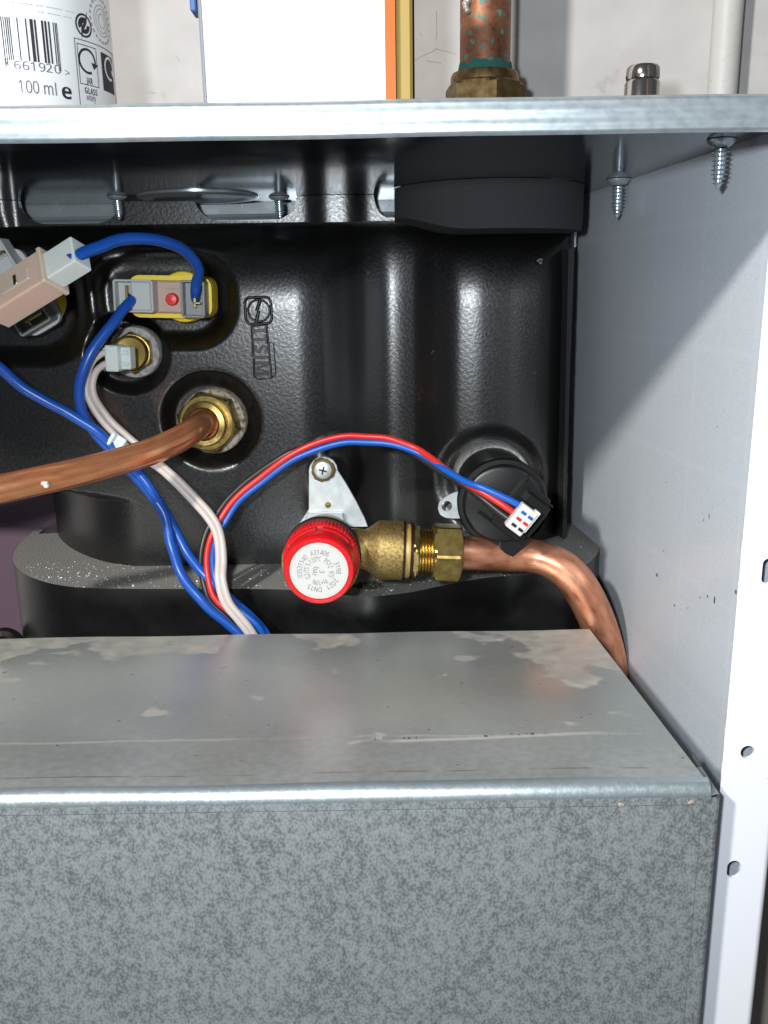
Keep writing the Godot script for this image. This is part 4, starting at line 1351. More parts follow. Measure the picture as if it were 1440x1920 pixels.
func relief_valve():
	var ax := at(604, 1044, 0.43)
	var t := thing("relief_valve", "brass pressure relief valve with red ribbed cap beside the black sensor", "valve", ax)
	var s := k(0.41)
	# knob, along +Z towards the viewer
	var K := frame(at(604, 1043, 0.412))
	var body := G.new()
	lathe(body, frame(at(604, 1043, 0.43)), [Vector2(0, -0.03), Vector2(0.0150, -0.028), Vector2(0.0172, -0.018), Vector2(0.0190, -0.004), Vector2(0.0198, 0.003), Vector2(0.0198, 0.0105), Vector2(0.0194, 0.0118), Vector2(0.0170, 0.012)], 64)
	# outlet along +X: world-level, seen through its cast shoulder
	var O := at(604, 1029, 0.425)
	var e := at(700, 1030, 0.425)
	var xd := (at(870, 1037, 0.425) - at(700, 1031, 0.425)).normalized()
	var XO := frame(at(660, 1029, 0.425), xd)
	var u := k(0.425)
	lathe(body, XO, [Vector2(0.009, -0.01), Vector2(40 * u, 0.002), Vector2(38 * u, 22 * u), Vector2(41 * u, 30 * u), Vector2(54 * u, 47 * u), Vector2(56 * u, 52 * u), Vector2(56 * u, 96 * u), Vector2(53 * u, 99 * u), Vector2(30 * u, 99 * u)], 56)
	# casting seam rib
	box(body, XO * Transform3D(Basis(), Vector3(10 * u, -20 * u, 72 * u)) , Vector3(0.0006, 0.0006, 46 * u), 0.0001)
	part(t, "valve_body", body, M.brass_cast)
	var g := G.new()
	var wob := func(th: float, r: float) -> float: return r + 0.0005 * sin(th * 9.0) * sin(th * 5.0 + 1.0)
	lathe(g, XO, [Vector2(45 * u, 94 * u), Vector2(57.5 * u, 96 * u), Vector2(57 * u, 100 * u), Vector2(45 * u, 102 * u)], 60, wob)
	lathe(g, XO, [Vector2(44 * u, 108 * u), Vector2(53.5 * u, 110 * u), Vector2(53 * u, 115 * u), Vector2(44 * u, 117 * u)], 60, wob)
	part(t, "rust_ring", g, M.rust, "dark reddish brown rust ring at the valve joint")
	g = G.new()
	lathe(g, XO, [Vector2(40 * u, 99 * u), Vector2(51 * u, 99.5 * u), Vector2(52 * u, 103 * u), Vector2(51 * u, 110 * u), Vector2(40 * u, 111 * u)], 56)
	part(t, "seal_ring", g, M.sealant)
	g = G.new()
	hexnut(g, XO, 49 * u, 113 * u, 127 * u, 20 * u, 0.3)
	part(t, "adapter_hex", g, M.brass)
	g = G.new()
	var th := []
	for i in 5:
		var h := 126.0 + i * 5.6
		th.append(Vector2(40 * u, h * u)); th.append(Vector2(44.5 * u, (h + 1.9) * u)); th.append(Vector2(44.5 * u, (h + 3.2) * u))
	th.append(Vector2(39 * u, 154 * u))
	lathe(g, XO, th, 56)
	part(t, "threaded_neck", g, M.brass_bright)
	g = G.new()
	hexnut(g, XO, 51 * u, 152 * u, 207 * u, 20 * u, 0.12)
	part(t, "compression_nut", g, M.brass)
	# dark gasket, red cap
	g = G.new()
	lathe(g, K, [Vector2(0.017, -0.0055), Vector2(0.0190, -0.005), Vector2(0.0190, -0.0005), Vector2(0.0175, 0.0)], 64)
	part(t, "dark_seal", g, M.black_rough)
	g = G.new()
	var ribs := func(a: float, r: float) -> float: return r * (1.0 - 0.022 * float(fposmod(a * 64.0 / TAU, 1.0) < 0.62)) if r > 0.0165 else r
	lathe(g, K, [Vector2(0.015, -0.001), Vector2(0.0186, -0.001), Vector2(0.0186, 0.0072), Vector2(0.0180, 0.0080), Vector2(0.0150, 0.0082)], 64 * 6, ribs, true)
	var cap := part(t, "red_cap", g, M.red_plastic)
	for i in 6:
		g = G.new()
		var a0 := PI / 2 + TAU / 6 * i + 0.085
		var a1 := PI / 2 + TAU / 6 * (i + 1) - 0.085
		var poly := circle(0.0176, 14, Vector2.ZERO, a0, a1)
		var inner := circle(0.0152, 14, Vector2.ZERO, a0, a1)
		inner.reverse()
		poly.append_array(inner)
		prism(g, K, poly, 0.0078, 0.0128, 0.0007)
		sub(cap, "cap_lug", g, M.red_plastic)
	g = G.new()
	var R := 0.0178
	lathe(g, K, [Vector2(R * 0.94, 0.007), Vector2(R * 0.95, 0.0175), Vector2(R * 0.945, 0.0205), Vector2(R * 0.92, 0.0222), Vector2(R * 0.885, 0.0229), Vector2(R * 0.79, 0.0230), Vector2(R * 0.775, 0.0226), Vector2(0, 0.0226)], 72)
	sub(cap, "cap_dome", g, M.red_plastic)
	g = G.new()
	lathe(g, K, [Vector2(R * 0.765, 0.0226), Vector2(R * 0.765, 0.0229), Vector2(0, 0.0229)], 72)
	var lab := part(t, "round_label", g, M.label_white)
	g = G.new()
	var Z := 0.02296
	var rim := func(s_: String, deg: float, r: float, h: float, arc: float):
		letters(g, s_, h, func(p: Vector2) -> Array:
			var a := deg_to_rad(90.0 - deg) - p.x / r
			var q := r + p.y
			return [K * Vector3(cos(a) * q, sin(a) * q, Z), K.basis.z], false, deg_to_rad(arc) * r)
	for w in [["A31406", 4.0, 58.0], ["3198", 81.0, 38.0], ["2021", 138.0, 42.0], ["DN15", 195.0, 44.0], ["03531540", 287.0, 72.0]]: rim.call(w[0], w[1], 0.0090, 0.0023, w[2])
	for w in [["PS12", 51.0, 47.0], ["W75", 107.0, 32.0], ["Pt+10%", 177.0, 68.0], ["G2/TS", 262.0, 54.0], ["5-120°C", 334.0, 74.0]]: rim.call(w[0], w[1], 0.0058, 0.0019, w[2])
	var TX := turned(K, 104)
	letters(g, "3", 0.0020, func(p: Vector2) -> Array: return [TX * Vector3(p.x, p.y + 0.0013, Z), K.basis.z])
	letters(g, "bar", 0.0020, func(p: Vector2) -> Array: return [TX * Vector3(p.x + 0.0005, p.y - 0.0016, Z), K.basis.z])
	sub(lab, "label_print", g, M.label_ink)
	g = G.new()
	lathe(g, K, [Vector2(R * 0.725, 0.02293), Vector2(R * 0.725, Z), Vector2(R * 0.718, Z), Vector2(R * 0.718, 0.02293)], 72)
	sub(lab, "label_ring", g, mat("ring_ink", Color(0.78, 0.66, 0.68), 0.6))
	# bracket
	t = thing("bracket", "zinc plated triangular bracket holding the relief valve to the boiler", "bracket", at(610, 900, 0.466))
	g = G.new()
	var bx := frame(at(610, 900, 0.466))
	var poly := []
	for i in 9:
		var a := PI * i / 8.0
		poly.append([606 + cos(a) * 27, 882 - sin(a) * 26])
	poly.append_array([[579, 955], [556, 990], [690, 988], [684, 972], [668, 940], [648, 905]])
	prism(g, bx, px_poly(bx, poly, 0.466), -0.0016, 0.0, 0.0003)
	part(t, "plate", g, M.zinc)
	g = G.new()
	var flp := [[576, 961], [643, 961], [648, 985], [570, 985]]
	var tx := frame(at(610, 965, 0.464))
	prism(g, tx, px_poly(tx, flp, 0.464), -0.001, 0.0016, 0.0006)
	part(t, "folded_tab", g, M.zinc)
	g = G.new()
	lathe(g, frame(at(615, 947, 0.466)), [Vector2(0.0017, 0), Vector2(0.0013, 0.0005), Vector2(0, 0.0006)], 16)
	part(t, "dimple", g, M.brass)
	var so := at(606, 881, 0.4655)
	t = thing("bracket_screw", "rust ringed cross head screw in the top of the zinc bracket", "screw", so)
	g = G.new()
	var S := turned(frame(so), 15)
	lathe(g, S, [Vector2(0.0049, 0), Vector2(0.0049, 0.0012), Vector2(0.0042, 0.0019), Vector2(0.002, 0.0023), Vector2(0, 0.0024)], 30)
	part(t, "screw_head", g, M.zinc)
	g = G.new()
	lathe(g, S, [Vector2(0.0066, 0.0001), Vector2(0.0062, 0.0008), Vector2(0.0046, 0.0015)], 30, func(a: float, r: float) -> float: return r * (1.0 + 0.07 * sin(a * 7.0) * sin(a * 4.0 + 0.6)))
	part(t, "rust_ring", g, mat("rust_olive", Color(0.40, 0.34, 0.20), 0.7))
	g = G.new()
	for a in [0.0, 90.0]:
		box(g, turned(S, a) * Transform3D(Basis(), Vector3(0, 0, 0.00195)), Vector3(0.0044, 0.0010, 0.0012), 0.0001)
	part(t, "cross_slot", g, mat("slot_dark", Color(0.30, 0.33, 0.32), 0.4, 0.6))

func copper_right():
	var t := thing("copper_discharge_pipe", "dull copper discharge pipe from the relief valve curving down past the side panel", "pipe", at(1134, 1200, 0.43))
	var g := G.new()
	var pts := smooth(px_path([[850, 1036, 0.425], [885, 1037, 0.428], [920, 1038, 0.434], [950, 1040, 0.438], [992, 1042, 0.4385], [1026, 1050, 0.4365], [1056, 1066, 0.434], [1080, 1090, 0.432], [1100, 1122, 0.431], [1116, 1156, 0.431], [1130, 1195, 0.432], [1140, 1235, 0.433], [1146, 1290, 0.434], [1148, 1400, 0.436]]), 8)
	var flatten := func(f: float) -> float: return k(0.425) * (33.0 + 2.5 * ss(0.35, 0.5, f))
	tube(g, pts, flatten, 32)
	part(t, "tube", g, M.copper_dull)

func flow_sensor():
	var o := at(923, 900, 0.4945)
	var t := thing("flow_sensor", "round black plastic sensor cap with a plug socket on its face", "sensor", o)
	var g := G.new()
	var s := k(0.45)
	lathe(g, frame(o), [Vector2(0.0218, -0.012), Vector2(0.0217, 0.0075), Vector2(0.0210, 0.0083), Vector2(0.015, 0.0083)], 64)
	part(t, "grey_boss", g, M.grey_boss)
	g = G.new()
	var F := frame(at(942, 943, 0.428))
	lathe(g, frame(at(928, 914, 0.475)), [Vector2(0.0204, -0.016), Vector2(0.0204, 0.012), Vector2(0.0208, 0.020), Vector2(0.0212, 0.032), Vector2(0.0213, 0.0415), Vector2(0.0216, 0.043)], 72)
	part(t, "barrel", g, M.black_plastic)
	g = G.new()
	lathe(g, F, [Vector2(0.0195, -0.006), Vector2(0.0224, -0.0052), Vector2(0.0226, -0.0008), Vector2(0.0220, 0.0002), Vector2(0.0200, 0.0003), Vector2(0.0198, 0.0022), Vector2(0.0192, 0.0032), Vector2(0.0180, 0.0036), Vector2(0, 0.0036)], 72)
	var face := part(t, "face_plate", g, M.black_plastic)
	# pointed tab at the rim
	g = G.new()
	prism(g, F, px_poly(F, [[935, 1012], [1000, 1006], [985, 1024], [962, 1044], [946, 1036], [936, 1028]], 0.428), -0.004, 0.0006, 0.0006)
	sub(face, "rim_tab", g, M.black_plastic)
	# socket block, turned with the plug
	var B := turned(F, 38)      # local x runs down right along the wires
	var c := B.affine_inverse() * at(978, 962, 0.424)
	var BX := B * Transform3D(Basis(), Vector3(c.x, c.y, 0))
	g = G.new()
	box(g, BX * Transform3D(Basis(), Vector3(-0.0012, 0.0005, 0.0048)), Vector3(0.0170, 0.0270, 0.0030), 0.0008)
	sub(face, "socket_base", g, M.black_plastic)
	g = G.new()
	box(g, BX * Transform3D(Basis(), Vector3(0.0015, 0.0085, 0.0085)), Vector3(0.0135, 0.0048, 0.0060), 0.0006)
	box(g, BX * Transform3D(Basis(), Vector3(0.0015, -0.0085, 0.0075)), Vector3(0.0125, 0.0034, 0.0050), 0.0006)
	box(g, BX * Transform3D(Basis(), Vector3(0.0078, 0.0, 0.0080)), Vector3(0.0024, 0.0150, 0.0055), 0.0005)
	sub(face, "socket_wall", g, M.black_plastic)
	g = G.new()
	box(g, BX * Transform3D(Basis(), Vector3(-0.0095, 0.0030, 0.0050)), Vector3(0.0012, 0.028, 0.0024), 0.0004)
	box(g, BX * Transform3D(Basis(), Vector3(-0.0115, -0.0125, 0.0046)), Vector3(0.013, 0.0011, 0.0020), 0.0004)
	box(g, BX * Transform3D(Basis(), Vector3(0.001, 0.0122, 0.0100)), Vector3(0.0150, 0.0011, 0.0026), 0.0004)
	sub(face, "face_rib", g, M.black_plastic)
	# metal lug
	g = G.new()
	var L := frame(at(840, 948, 0.476))
	var outer := px_poly(L, [[868, 920], [848, 925], [834, 933], [824, 941], [821, 953], [825, 965], [836, 971], [850, 972], [880, 972], [880, 930]], 0.476)
	var hole := px_poly(L, [[838, 949]], 0.476)[0] as Vector2
	var hr := k(0.476) * 10.0
	for i in 40:      # plate with a hole: ring from the hole to the outline
		var q := []
		for a in [TAU * i / 40.0, TAU * (i + 1) / 40.0]:
			var dv := Vector2(cos(a), sin(a))
			var best := 1.0
			for j in outer.size():
				var h = Geometry2D.segment_intersects_segment(hole, hole + dv, outer[j], outer[(j + 1) % outer.size()])
				if h != null: best = minf(best, (h as Vector2).distance_to(hole))
			q.append(hole + dv * hr); q.append(hole + dv * best)
		var P := func(v: Vector2, z: float) -> Vector3: return L * Vector3(v.x, v.y, z)
		g.flat(P.call(q[0], 0.0), P.call(q[1], 0.0), P.call(q[3], 0.0), P.call(q[2], 0.0), Vector3(0, 0, 1))
		g.flat(P.call(q[0], 0.0), P.call(q[2], 0.0), P.call(q[2], -0.0015), P.call(q[0], -0.0015), L.basis * Vector3(hole.x - q[0].x, hole.y - q[0].y, 0))
		g.flat(P.call(q[1], 0.0), P.call(q[3], 0.0), P.call(q[3], -0.0015), P.call(q[1], -0.0015), L.basis * Vector3(q[1].x - hole.x, q[1].y - hole.y, 0))
	part(t, "metal_lug", g, M.zinc)
	# cable with its plug
	t = thing("sensor_cable", "three core red blue and black cable with white plug in the black sensor", "cable", at(975, 972, 0.425))
	var zp := 0.4125
	var red := [[964, 962, zp], [942, 947, 0.4135], [905, 925, 0.4175], [870, 905, 0.424], [830, 876, 0.435], [785, 845, 0.448], [742, 826, 0.452], [700, 818, 0.455], [650, 818, 0.457], [600, 828, 0.459], [550, 850, 0.460], [500, 885, 0.460], [450, 927, 0.459], [418, 965, 0.457], [397, 1005, 0.453], [387, 1050, 0.446], [391, 1098, 0.4395], [407, 1130, 0.4370], [440, 1156, 0.4360], [477, 1190, 0.4355], [495, 1240, 0.4365]]
	var blu := [[976, 950, zp], [955, 938, 0.413], [905, 917, 0.416], [870, 903, 0.4225], [830, 878, 0.434], [795, 857, 0.446], [750, 837, 0.451], [700, 829, 0.455], [650, 830, 0.457], [600, 841, 0.459], [550, 863, 0.460], [500, 898, 0.460], [452, 938, 0.459], [424, 975, 0.457], [406, 1010, 0.453], [398, 1050, 0.446], [402, 1090, 0.4395], [420, 1122, 0.4365], [455, 1148, 0.4345], [492, 1184, 0.4340], [510, 1240, 0.4365]]
	var blk := [[955, 974, zp], [935, 960, 0.4145], [905, 936, 0.419], [870, 912, 0.427], [825, 884, 0.439], [775, 852, 0.452], [742, 835, 0.456], [700, 826, 0.458], [650, 826, 0.460], [600, 834, 0.4625], [545, 847, 0.4625], [495, 878, 0.4625], [443, 921, 0.462], [408, 962, 0.460], [387, 1000, 0.456], [377, 1048, 0.449], [381, 1096, 0.441], [396, 1132, 0.4385], [430, 1163, 0.4375], [464, 1194, 0.4370], [480, 1240, 0.4370]]
	for w in [["red_wire", red], ["thin_blue_wire", blu], ["black_wire", blk]]:
		g = G.new()
		tube(g, kinked(smooth(px_path(w[1]), 8), 62), k(0.45) * 6.2, 12)
		part(t, "red_core" if w[0] == "red_wire" else ("blue_core" if w[0] == "thin_blue_wire" else "black_core"), g, M[w[0]])
	g = G.new()
	var PX := turned(frame(at(977, 973, 0.4095)), 38)
	box(g, PX, Vector3(k(0.4095) * 37, k(0.4095) * 54, 0.0055), 0.0005)
	var u := k(0.4095)
	box(g, PX * Transform3D(Basis(), Vector3(16 * u, 7 * u, 0.0)), Vector3(12 * u, 48 * u, 0.004), 0.0004)
	var pl := part(t, "white_plug", g, M.white_plastic)
	for i in 3:
		for j in 2:
			g = G.new()
			box(g, PX * Transform3D(Basis(), Vector3((-6 + j * 16) * u, (13 - i * 14.5) * u, 0.0027)), Vector3(11 * u, 6 * u, 0.0004), 0.00008)
			sub(pl, "wire_window", g, [M.thin_blue_wire, M.red_wire, M.black_wire][i])

# ------------------------------------------------------------------ small electrics
func thermostat():
	for which in 2:
		var o := at(332, 556, 0.4985) if which == 0 else at(66, 548, 0.4985)
		var t := thing("thermostat", "yellow framed overheat thermostat with red reset button" if which == 0 else "second thermostat half hidden behind the pink and white connector", "thermostat", o)
		var X := turned(frame(o), 2.0) if which == 0 else turned(frame(o), 62.0)
		var s := k(0.475)
		var g := G.new()
		lathe(g, X * Transform3D(Basis(), Vector3(17 * s, 0, 0)), [Vector2(46 * s, -0.002), Vector2(46 * s, 0.006), Vector2(44 * s, 0.0075), Vector2(38 * s, 0.0080), Vector2(0, 0.0080)], 44)
		prism(g, X, rrect(148 * s, 74 * s, 20 * s) if which == 0 else rrect(112 * s, 56 * s, 9 * s), -0.002, 0.0125, 0.0012)
		var body := part(t, "yellow_body", g, M.yellow_plastic)
		g = G.new()
		var ol := rrect(148 * s, 74 * s, 20 * s)
		var il := rrect(134 * s, 58 * s, 14 * s)
		for i in ol.size():
			var j := (i + 1) % ol.size()
			var w := func(p: Vector2, z: float) -> Vector3: return X * Vector3(p.x, p.y, z)
			g.flat(w.call(ol[i], 0.012), w.call(ol[j], 0.012), w.call(ol[j], 0.0158), w.call(ol[i], 0.0158), X.basis * Vector3(ol[i].x, ol[i].y, 0))
			g.flat(w.call(il[i], 0.012), w.call(il[j], 0.012), w.call(il[j], 0.0158), w.call(il[i], 0.0158), X.basis * Vector3(-il[i].x, -il[i].y, 0))
			g.flat(w.call(ol[i], 0.0158), w.call(ol[j], 0.0158), w.call(il[j], 0.0158), w.call(il[i], 0.0158), X.basis.z)
		sub(body, "raised_rim", g, M.yellow_plastic if which == 0 else M.nylon_grey)
		g = G.new()
		box(g, X * Transform3D(Basis(), Vector3(2 * s, 0, 0.0140)), Vector3(62 * s, 56 * s, 0.006), 0.0008)
		box(g, X * Transform3D(Basis(), Vector3(8 * s, 14 * s, 0.0168)), Vector3(30 * s, 1.6 * s, 0.0008), 0.0001)
		box(g, X * Transform3D(Basis(), Vector3(6 * s, -14 * s, 0.0168)), Vector3(34 * s, 1.6 * s, 0.0008), 0.0001)
		part(t, "beige_insert", g, M.beige_plastic)
		g = G.new()
		lathe(g, X * Transform3D(Basis(), Vector3(5 * s, -4 * s, 0.015)), [Vector2(11.5 * s, 0.001), Vector2(11 * s, 0.0048), Vector2(9 * s, 0.0058), Vector2(0, 0.0062)], 30)
		part(t, "reset_button", g, M.red_button)
		# terminals: an upright shade on the right, a flag receptacle on the left
		for side in 2:
			g = G.new()
			var bx := X * Transform3D(Basis(), Vector3((48 if side == 0 else -56) * s, (-2 if side == 0 else 1) * s, 0.022))
			var wd := (38.0 if side == 0 else 66.0) * s
			var ht := (60.0 if side == 0 else 52.0) * s
			var dp := 0.012
			# open-fronted shell
			box(g, bx * Transform3D(Basis(), Vector3(-wd / 2, 0, 0)), Vector3(0.0012, ht, dp), 0.0004)
			box(g, bx * Transform3D(Basis(), Vector3(wd / 2, 0, 0)), Vector3(0.0012, ht, dp), 0.0004)
			box(g, bx * Transform3D(Basis(), Vector3(0, ht / 2, 0)), Vector3(wd, 0.0012, dp), 0.0004)
			box(g, bx * Transform3D(Basis(), Vector3(0, -ht / 2, 0)), Vector3(wd, 0.0012, dp), 0.0004)
			box(g, bx * Transform3D(Basis(), Vector3(0, 0, -0.003)), Vector3(wd, ht, 0.003), 0.0004)
			if side == 1: box(g, bx * Transform3D(Basis(), Vector3(wd * 0.22, 0, 0.0015)), Vector3(wd * 0.52, ht * 0.96, dp * 0.9), 0.0006)
			var sh := part(t, "terminal_shell", g, M.grey_shade if side == 0 else M.nylon_grey)
			g = G.new()
			box(g, bx * Transform3D(Basis(), Vector3(wd * (0.05 if side == 0 else -0.20), ht * 0.05, 0.0015)), Vector3(0.0016, ht * 0.6, 0.004), 0.0003)
			box(g, bx * Transform3D(Basis(), Vector3(wd * (0.18 if side == 0 else -0.12), -ht * 0.12, 0.0025)), Vector3(0.0035, 0.0012, 0.004), 0.0003)
			sub(sh, "spade_contact", g, M.steel_pin)

func brass_sensor():
	var o := at(254, 660, 0.4975)
	var t := thing("temperature_sensor", "brass temperature probe on a grey machined boss with a white plug in it", "sensor", o)
	var s := k(0.485)
	var g := G.new()
	lathe(g, frame(o), [Vector2(47 * s, -0.006), Vector2(47 * s, 0.002), Vector2(45 * s, 0.003), Vector2(0, 0.003)], 56)
	part(t, "boss", g, M.grey_boss)
	var X := frame(o, at(232, 665, 0.465) - o)
	g = G.new()
	hexnut(g, X, 33 * s, 0.003, 0.011, 0.0, 0.5)
	part(t, "hex_body", g, M.brass)
	g = G.new()
	lathe(g, X, [Vector2(31 * s, 0.011), Vector2(31.5 * s, 0.0165), Vector2(30 * s, 0.0175), Vector2(27.5 * s, 0.0172), Vector2(27 * s, 0.0130), Vector2(0, 0.0125)], 56)
	part(t, "brass_cup", g, M.brass_bright)
	# two-core white cable with its plug
	t = thing("sensor_lead", "white two core cable from the brass probe running down behind the copper tube", "cable", at(222, 670, 0.462))
	g = G.new()
	var P := turned(frame(at(216, 671, 0.464), Vector3(-0.15, 0.0, 1)), 2.0)
	var u := k(0.464)
	box(g, P, Vector3(24 * u, 46 * u, 0.010), 0.0006)
	box(g, P * Transform3D(Basis(), Vector3(19 * u, 0, -0.003)), Vector3(20 * u, 40 * u, 0.007), 0.0005)
	box(g, P * Transform3D(Basis(), Vector3(19 * u, 10 * u, 0.0008)), Vector3(14 * u, 6 * u, 0.001), 0.0002)
	box(g, P * Transform3D(Basis(), Vector3(19 * u, -10 * u, 0.0008)), Vector3(14 * u, 6 * u, 0.001), 0.0002)
	box(g, P * Transform3D(Basis(), Vector3(-12 * u, 12 * u, 0.0)), Vector3(14 * u, 13 * u, 0.007), 0.0008)
	box(g, P * Transform3D(Basis(), Vector3(-12 * u, -12 * u, 0.0)), Vector3(14 * u, 13 * u, 0.007), 0.0008)
	part(t, "white_plug", g, M.nylon_white)
	var paths := [[[206, 660, 0.463], [190, 666, 0.461], [174, 680, 0.458], [163, 703, 0.456], [160, 728, 0.455], [167, 752, 0.454], [182, 778, 0.454], [207, 808, 0.4545], [238, 838, 0.455], [270, 862, 0.456], [300, 880, 0.457], [328, 905, 0.457], [360, 938, 0.457], [387, 970, 0.4545], [404, 1005, 0.449], [408, 1050, 0.4415], [409, 1090, 0.4355], [421, 1130, 0.4328], [448, 1163, 0.4326], [470, 1194, 0.4332], [488, 1240, 0.4365]],
		[[206, 682, 0.463], [194, 687, 0.461], [180, 700, 0.458], [173, 722, 0.456], [177, 745, 0.455], [192, 770, 0.454], [215, 798, 0.454], [250, 828, 0.4545], [285, 855, 0.456], [313, 880, 0.457], [341, 905, 0.457], [370, 935, 0.4565], [396, 966, 0.4535], [412, 1000, 0.448], [418, 1050, 0.4412], [419, 1088, 0.4352], [432, 1128, 0.4322], [458, 1160, 0.4318], [480, 1192, 0.4325], [498, 1240, 0.4365]]]
	for p in paths:
		g = G.new()
		tube(g, kinked(smooth(px_path(p), 8), 63), k(0.455) * 6.3, 12)
		part(t, "white_core", g, M.white_wire)
	# clear cable clip
	t = thing("cable_clip", "small translucent white clip bundling the wires beside the copper tube", "cable clip", at(218, 826, 0.449))
	g = G.new()
	var C := turned(frame(at(219, 828, 0.4505)), 36.0)
	var v := k(0.45)
	box(g, C, Vector3(30 * v, 26 * v, 0.0016), 0.0006)
	box(g, C * Transform3D(Basis(), Vector3(-10 * v, 0, 0.0014)), Vector3(8 * v, 26 * v, 0.002), 0.0006)
	part(t, "clip", g, M.nylon_white)

func wires():
	var r := k(0.45) * 9.6
	var list := [
		["blue wire arching from the white connector over to the thermostat's right terminal", [[128, 488, 0.401], [142, 481, 0.403], [170, 468, 0.409], [205, 454, 0.416], [245, 446, 0.424], [285, 447, 0.432], [320, 457, 0.440], [350, 474, 0.450], [368, 492, 0.458], [372, 512, 0.464], [367, 530, 0.469], [365, 548, 0.473], [365, 560, 0.480]]],
		["blue wire dropping from the thermostat's left terminal down past the white plug", [[256, 556, 0.476], [247, 564, 0.470], [232, 582, 0.464], [207, 615, 0.458], [178, 655, 0.453], [157, 695, 0.451], [148, 735, 0.4515], [155, 775, 0.453], [177, 812, 0.455], [210, 848, 0.4565], [245, 882, 0.458], [278, 918, 0.458], [303, 955, 0.4565], [314, 992, 0.4535], [322, 1030, 0.449], [343, 1080, 0.4405], [385, 1130, 0.4370], [425, 1168, 0.4365], [455, 1194, 0.4365], [480, 1240, 0.4380]]],
		["blue wire coming in from the frame edge and joining the bundle under the copper tube", [[-90, 625, 0.430], [-30, 670, 0.436], [0, 690, 0.439], [40, 725, 0.443], [90, 755, 0.446], [140, 782, 0.448], [180, 810, 0.4495], [215, 842, 0.452], [255, 880, 0.4555], [288, 922, 0.456], [306, 955, 0.459], [325, 990, 0.4575], [352, 1035, 0.452], [388, 1078, 0.4440], [425, 1112, 0.4405], [462, 1145, 0.4390], [490, 1176, 0.4375], [503, 1200, 0.4370], [520, 1240, 0.4380]]],
	]
	for w in list:
		var pts := px_path(w[1])
		var t := thing("blue_wire", w[0], "wire", pts[0])
		var g := G.new()
		tube(g, kinked(smooth(pts, 8), 61, 0.0008), r, 14)
		part(t, "insulation", g, M.blue_wire)
	# rubber grommet in the corner
	var t2 := thing("grommet", "black rubber grommet showing behind the metal cover in the corner", "grommet", at(8, 1196, 0.50))
	var g2 := G.new()
	lathe(g2, frame(at(5, 1212, 0.50), Vector3(0.1, 0.75, 0.6)), [Vector2(0.006, -0.004), Vector2(0.0115, -0.004), Vector2(0.0125, 0.0), Vector2(0.0115, 0.003), Vector2(0.0085, 0.0038), Vector2(0.006, 0.002), Vector2(0.0055, -0.004)], 40)
	part(t2, "ring", g2, M.black_plastic)

func connector_block():
	var t := thing("connector", "mated pink and white nylon wire connector hanging in front of the boiler", "wire connector", at(90, 530, 0.40))
	# nearest corner of the white housing; the box runs back from it along three tilted axes
	var vc := at(140, 489, 0.398)
	var u := Vector3(-0.86, -0.42, -0.26).normalized()
	var up := Vector3(0.05, 0.90, -0.42)
	var v := (up - u * up.dot(u)).normalized()
	var w := v.cross(u).normalized()
	if w.x < 0.0: w = -w
	var s := k(0.40)
	var B := Basis(u, v, w)
	if B.determinant() < 0.0: B = Basis(u, w, v)
	var X := Transform3D(Basis(u, v, u.cross(v)), vc)
	var wz := signf(u.cross(v).dot(w))
	var bx := func(g: G, u0: float, u1: float, v0: float, v1: float, w0: float, w1: float, m: float):
		var c := Vector3((u0 + u1) * 0.5, (v0 + v1) * 0.5, wz * (w0 + w1) * 0.5) * s
		box(g, X * Transform3D(Basis(), c), Vector3(u1 - u0, v1 - v0, absf(w1 - w0)) * s, m)
	var g := G.new()
	bx.call(g, 0, 74, 0, 54, 0, 42, 0.0006)
	part(t, "white_housing", g, M.nylon_white)
	g = G.new()
	bx.call(g, 72, 220, -6, 62, -6, 50, 0.0008)
	bx.call(g, 66, 76, -9, 65, -9, 53, 0.0006)
	bx.call(g, 100, 170, 14, 40, -9, 0, 0.0005)
	bx.call(g, 96, 200, 58, 64, 8, 34, 0.0005)
	var p := part(t, "pink_housing", g, M.nylon_pink)
	g = G.new()
	bx.call(g, 128, 136, 18, 38, -10, -8, 0.0002)
	sub(p, "latch_contact", g, M.steel_pin)

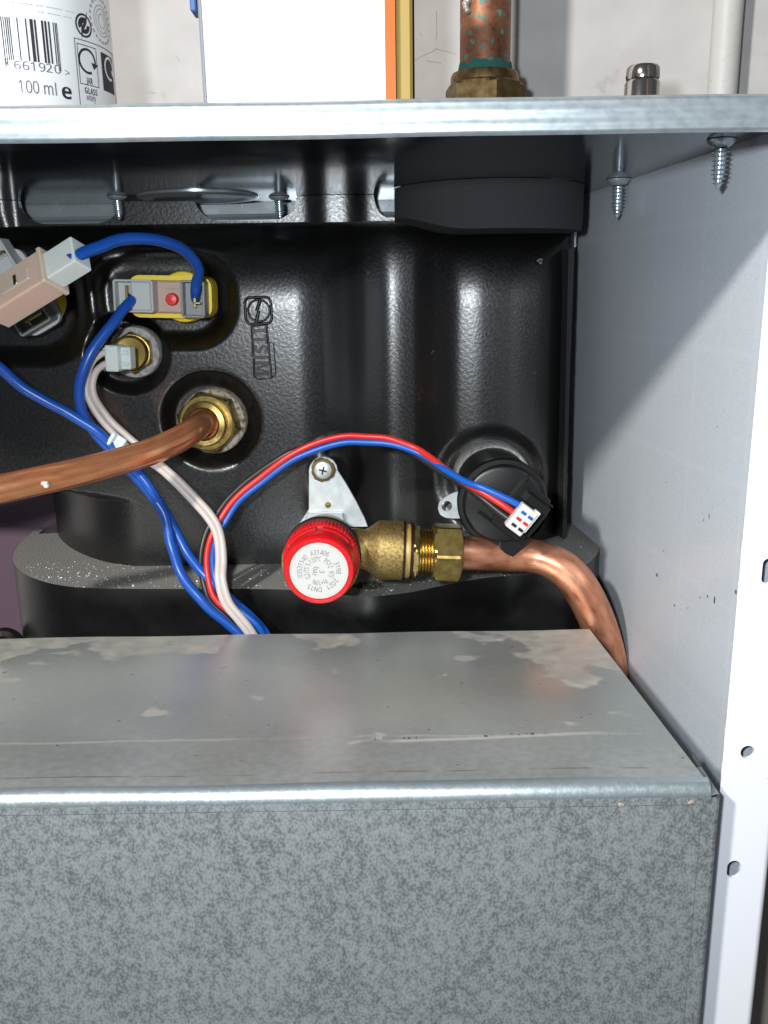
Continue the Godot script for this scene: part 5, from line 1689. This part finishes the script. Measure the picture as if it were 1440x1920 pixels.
func screws():
	var defs := [[219, 368, 0.0, "zinc screw poking down beside the pressed ring, nearer the jar side"], [523, 369, 0.0, "zinc screw poking down beside the pressed ring, nearer the foam sleeve"], [1160, 336, 0.0, "zinc screw poking down between the foam sleeve and the side panel"], [1353, 262, 1.0, "zinc screw poking down close behind the front lip by the side panel"]]
	var proto_r := 0.0021
	for d in defs:
		var o := on_level(d[0], d[1], PLATE_Y - 0.0002)
		var t := thing("screw", d[3], "screw", o, "self tapping screws under the top plate")
		var D := frame(o, Vector3.DOWN, Vector3(0, 0, 1))
		var g := G.new()
		var s: float = [0.030, 0.030, 0.0175, 0.0178][defs.find(d)]
		var ln := (o - on_level(d[0], d[1], PLATE_Y)).length()
		var len_px: float = [38.0, 38.0, 63.0, 78.0][defs.find(d)]
		var ln2 := k(-o.z) * len_px * 1.04
		var rad: float = k(-o.z) * [9.0, 9.5, 11.0, 13.0][defs.find(d)]
		lathe(g, D, [Vector2(rad * 1.9, 0.0), Vector2(rad * 1.8, ln2 * 0.04), Vector2(rad * 1.35, ln2 * 0.12), Vector2(rad * 0.8, ln2 * 0.16)], 28)
		part(t, "flared_collar", g, M.galvanised_back if d[2] == 0.0 else M.screw_steel)
		g = G.new()
		var prof := []
		var turns := 8 if ln2 > 0.012 else 6
		for i in turns:
			var f0 := 0.18 + 0.70 * i / turns
			var st := 0.70 / turns
			var tp := 1.0 - 0.45 * ss(0.6, 1.0, float(i) / turns)
			prof.append(Vector2(rad * 0.70 * tp, ln2 * f0))
			prof.append(Vector2(rad * 0.70 * tp, ln2 * (f0 + st * 0.45)))
			prof.append(Vector2(rad * 1.16 * tp, ln2 * (f0 + st * 0.72)))
			prof.append(Vector2(rad * 0.70 * tp, ln2 * (f0 + st * 0.98)))
		prof.append(Vector2(rad * 0.40, ln2 * 0.91)); prof.append(Vector2(0, ln2))
		# slanted thread: the section is tilted a little about the axis
		lathe(g, D * Transform3D(Basis(Vector3(1, 0.3, 0).normalized(), 0.05), Vector3.ZERO), prof, 22)
		part(t, "threaded_shank", g, M.screw_steel)
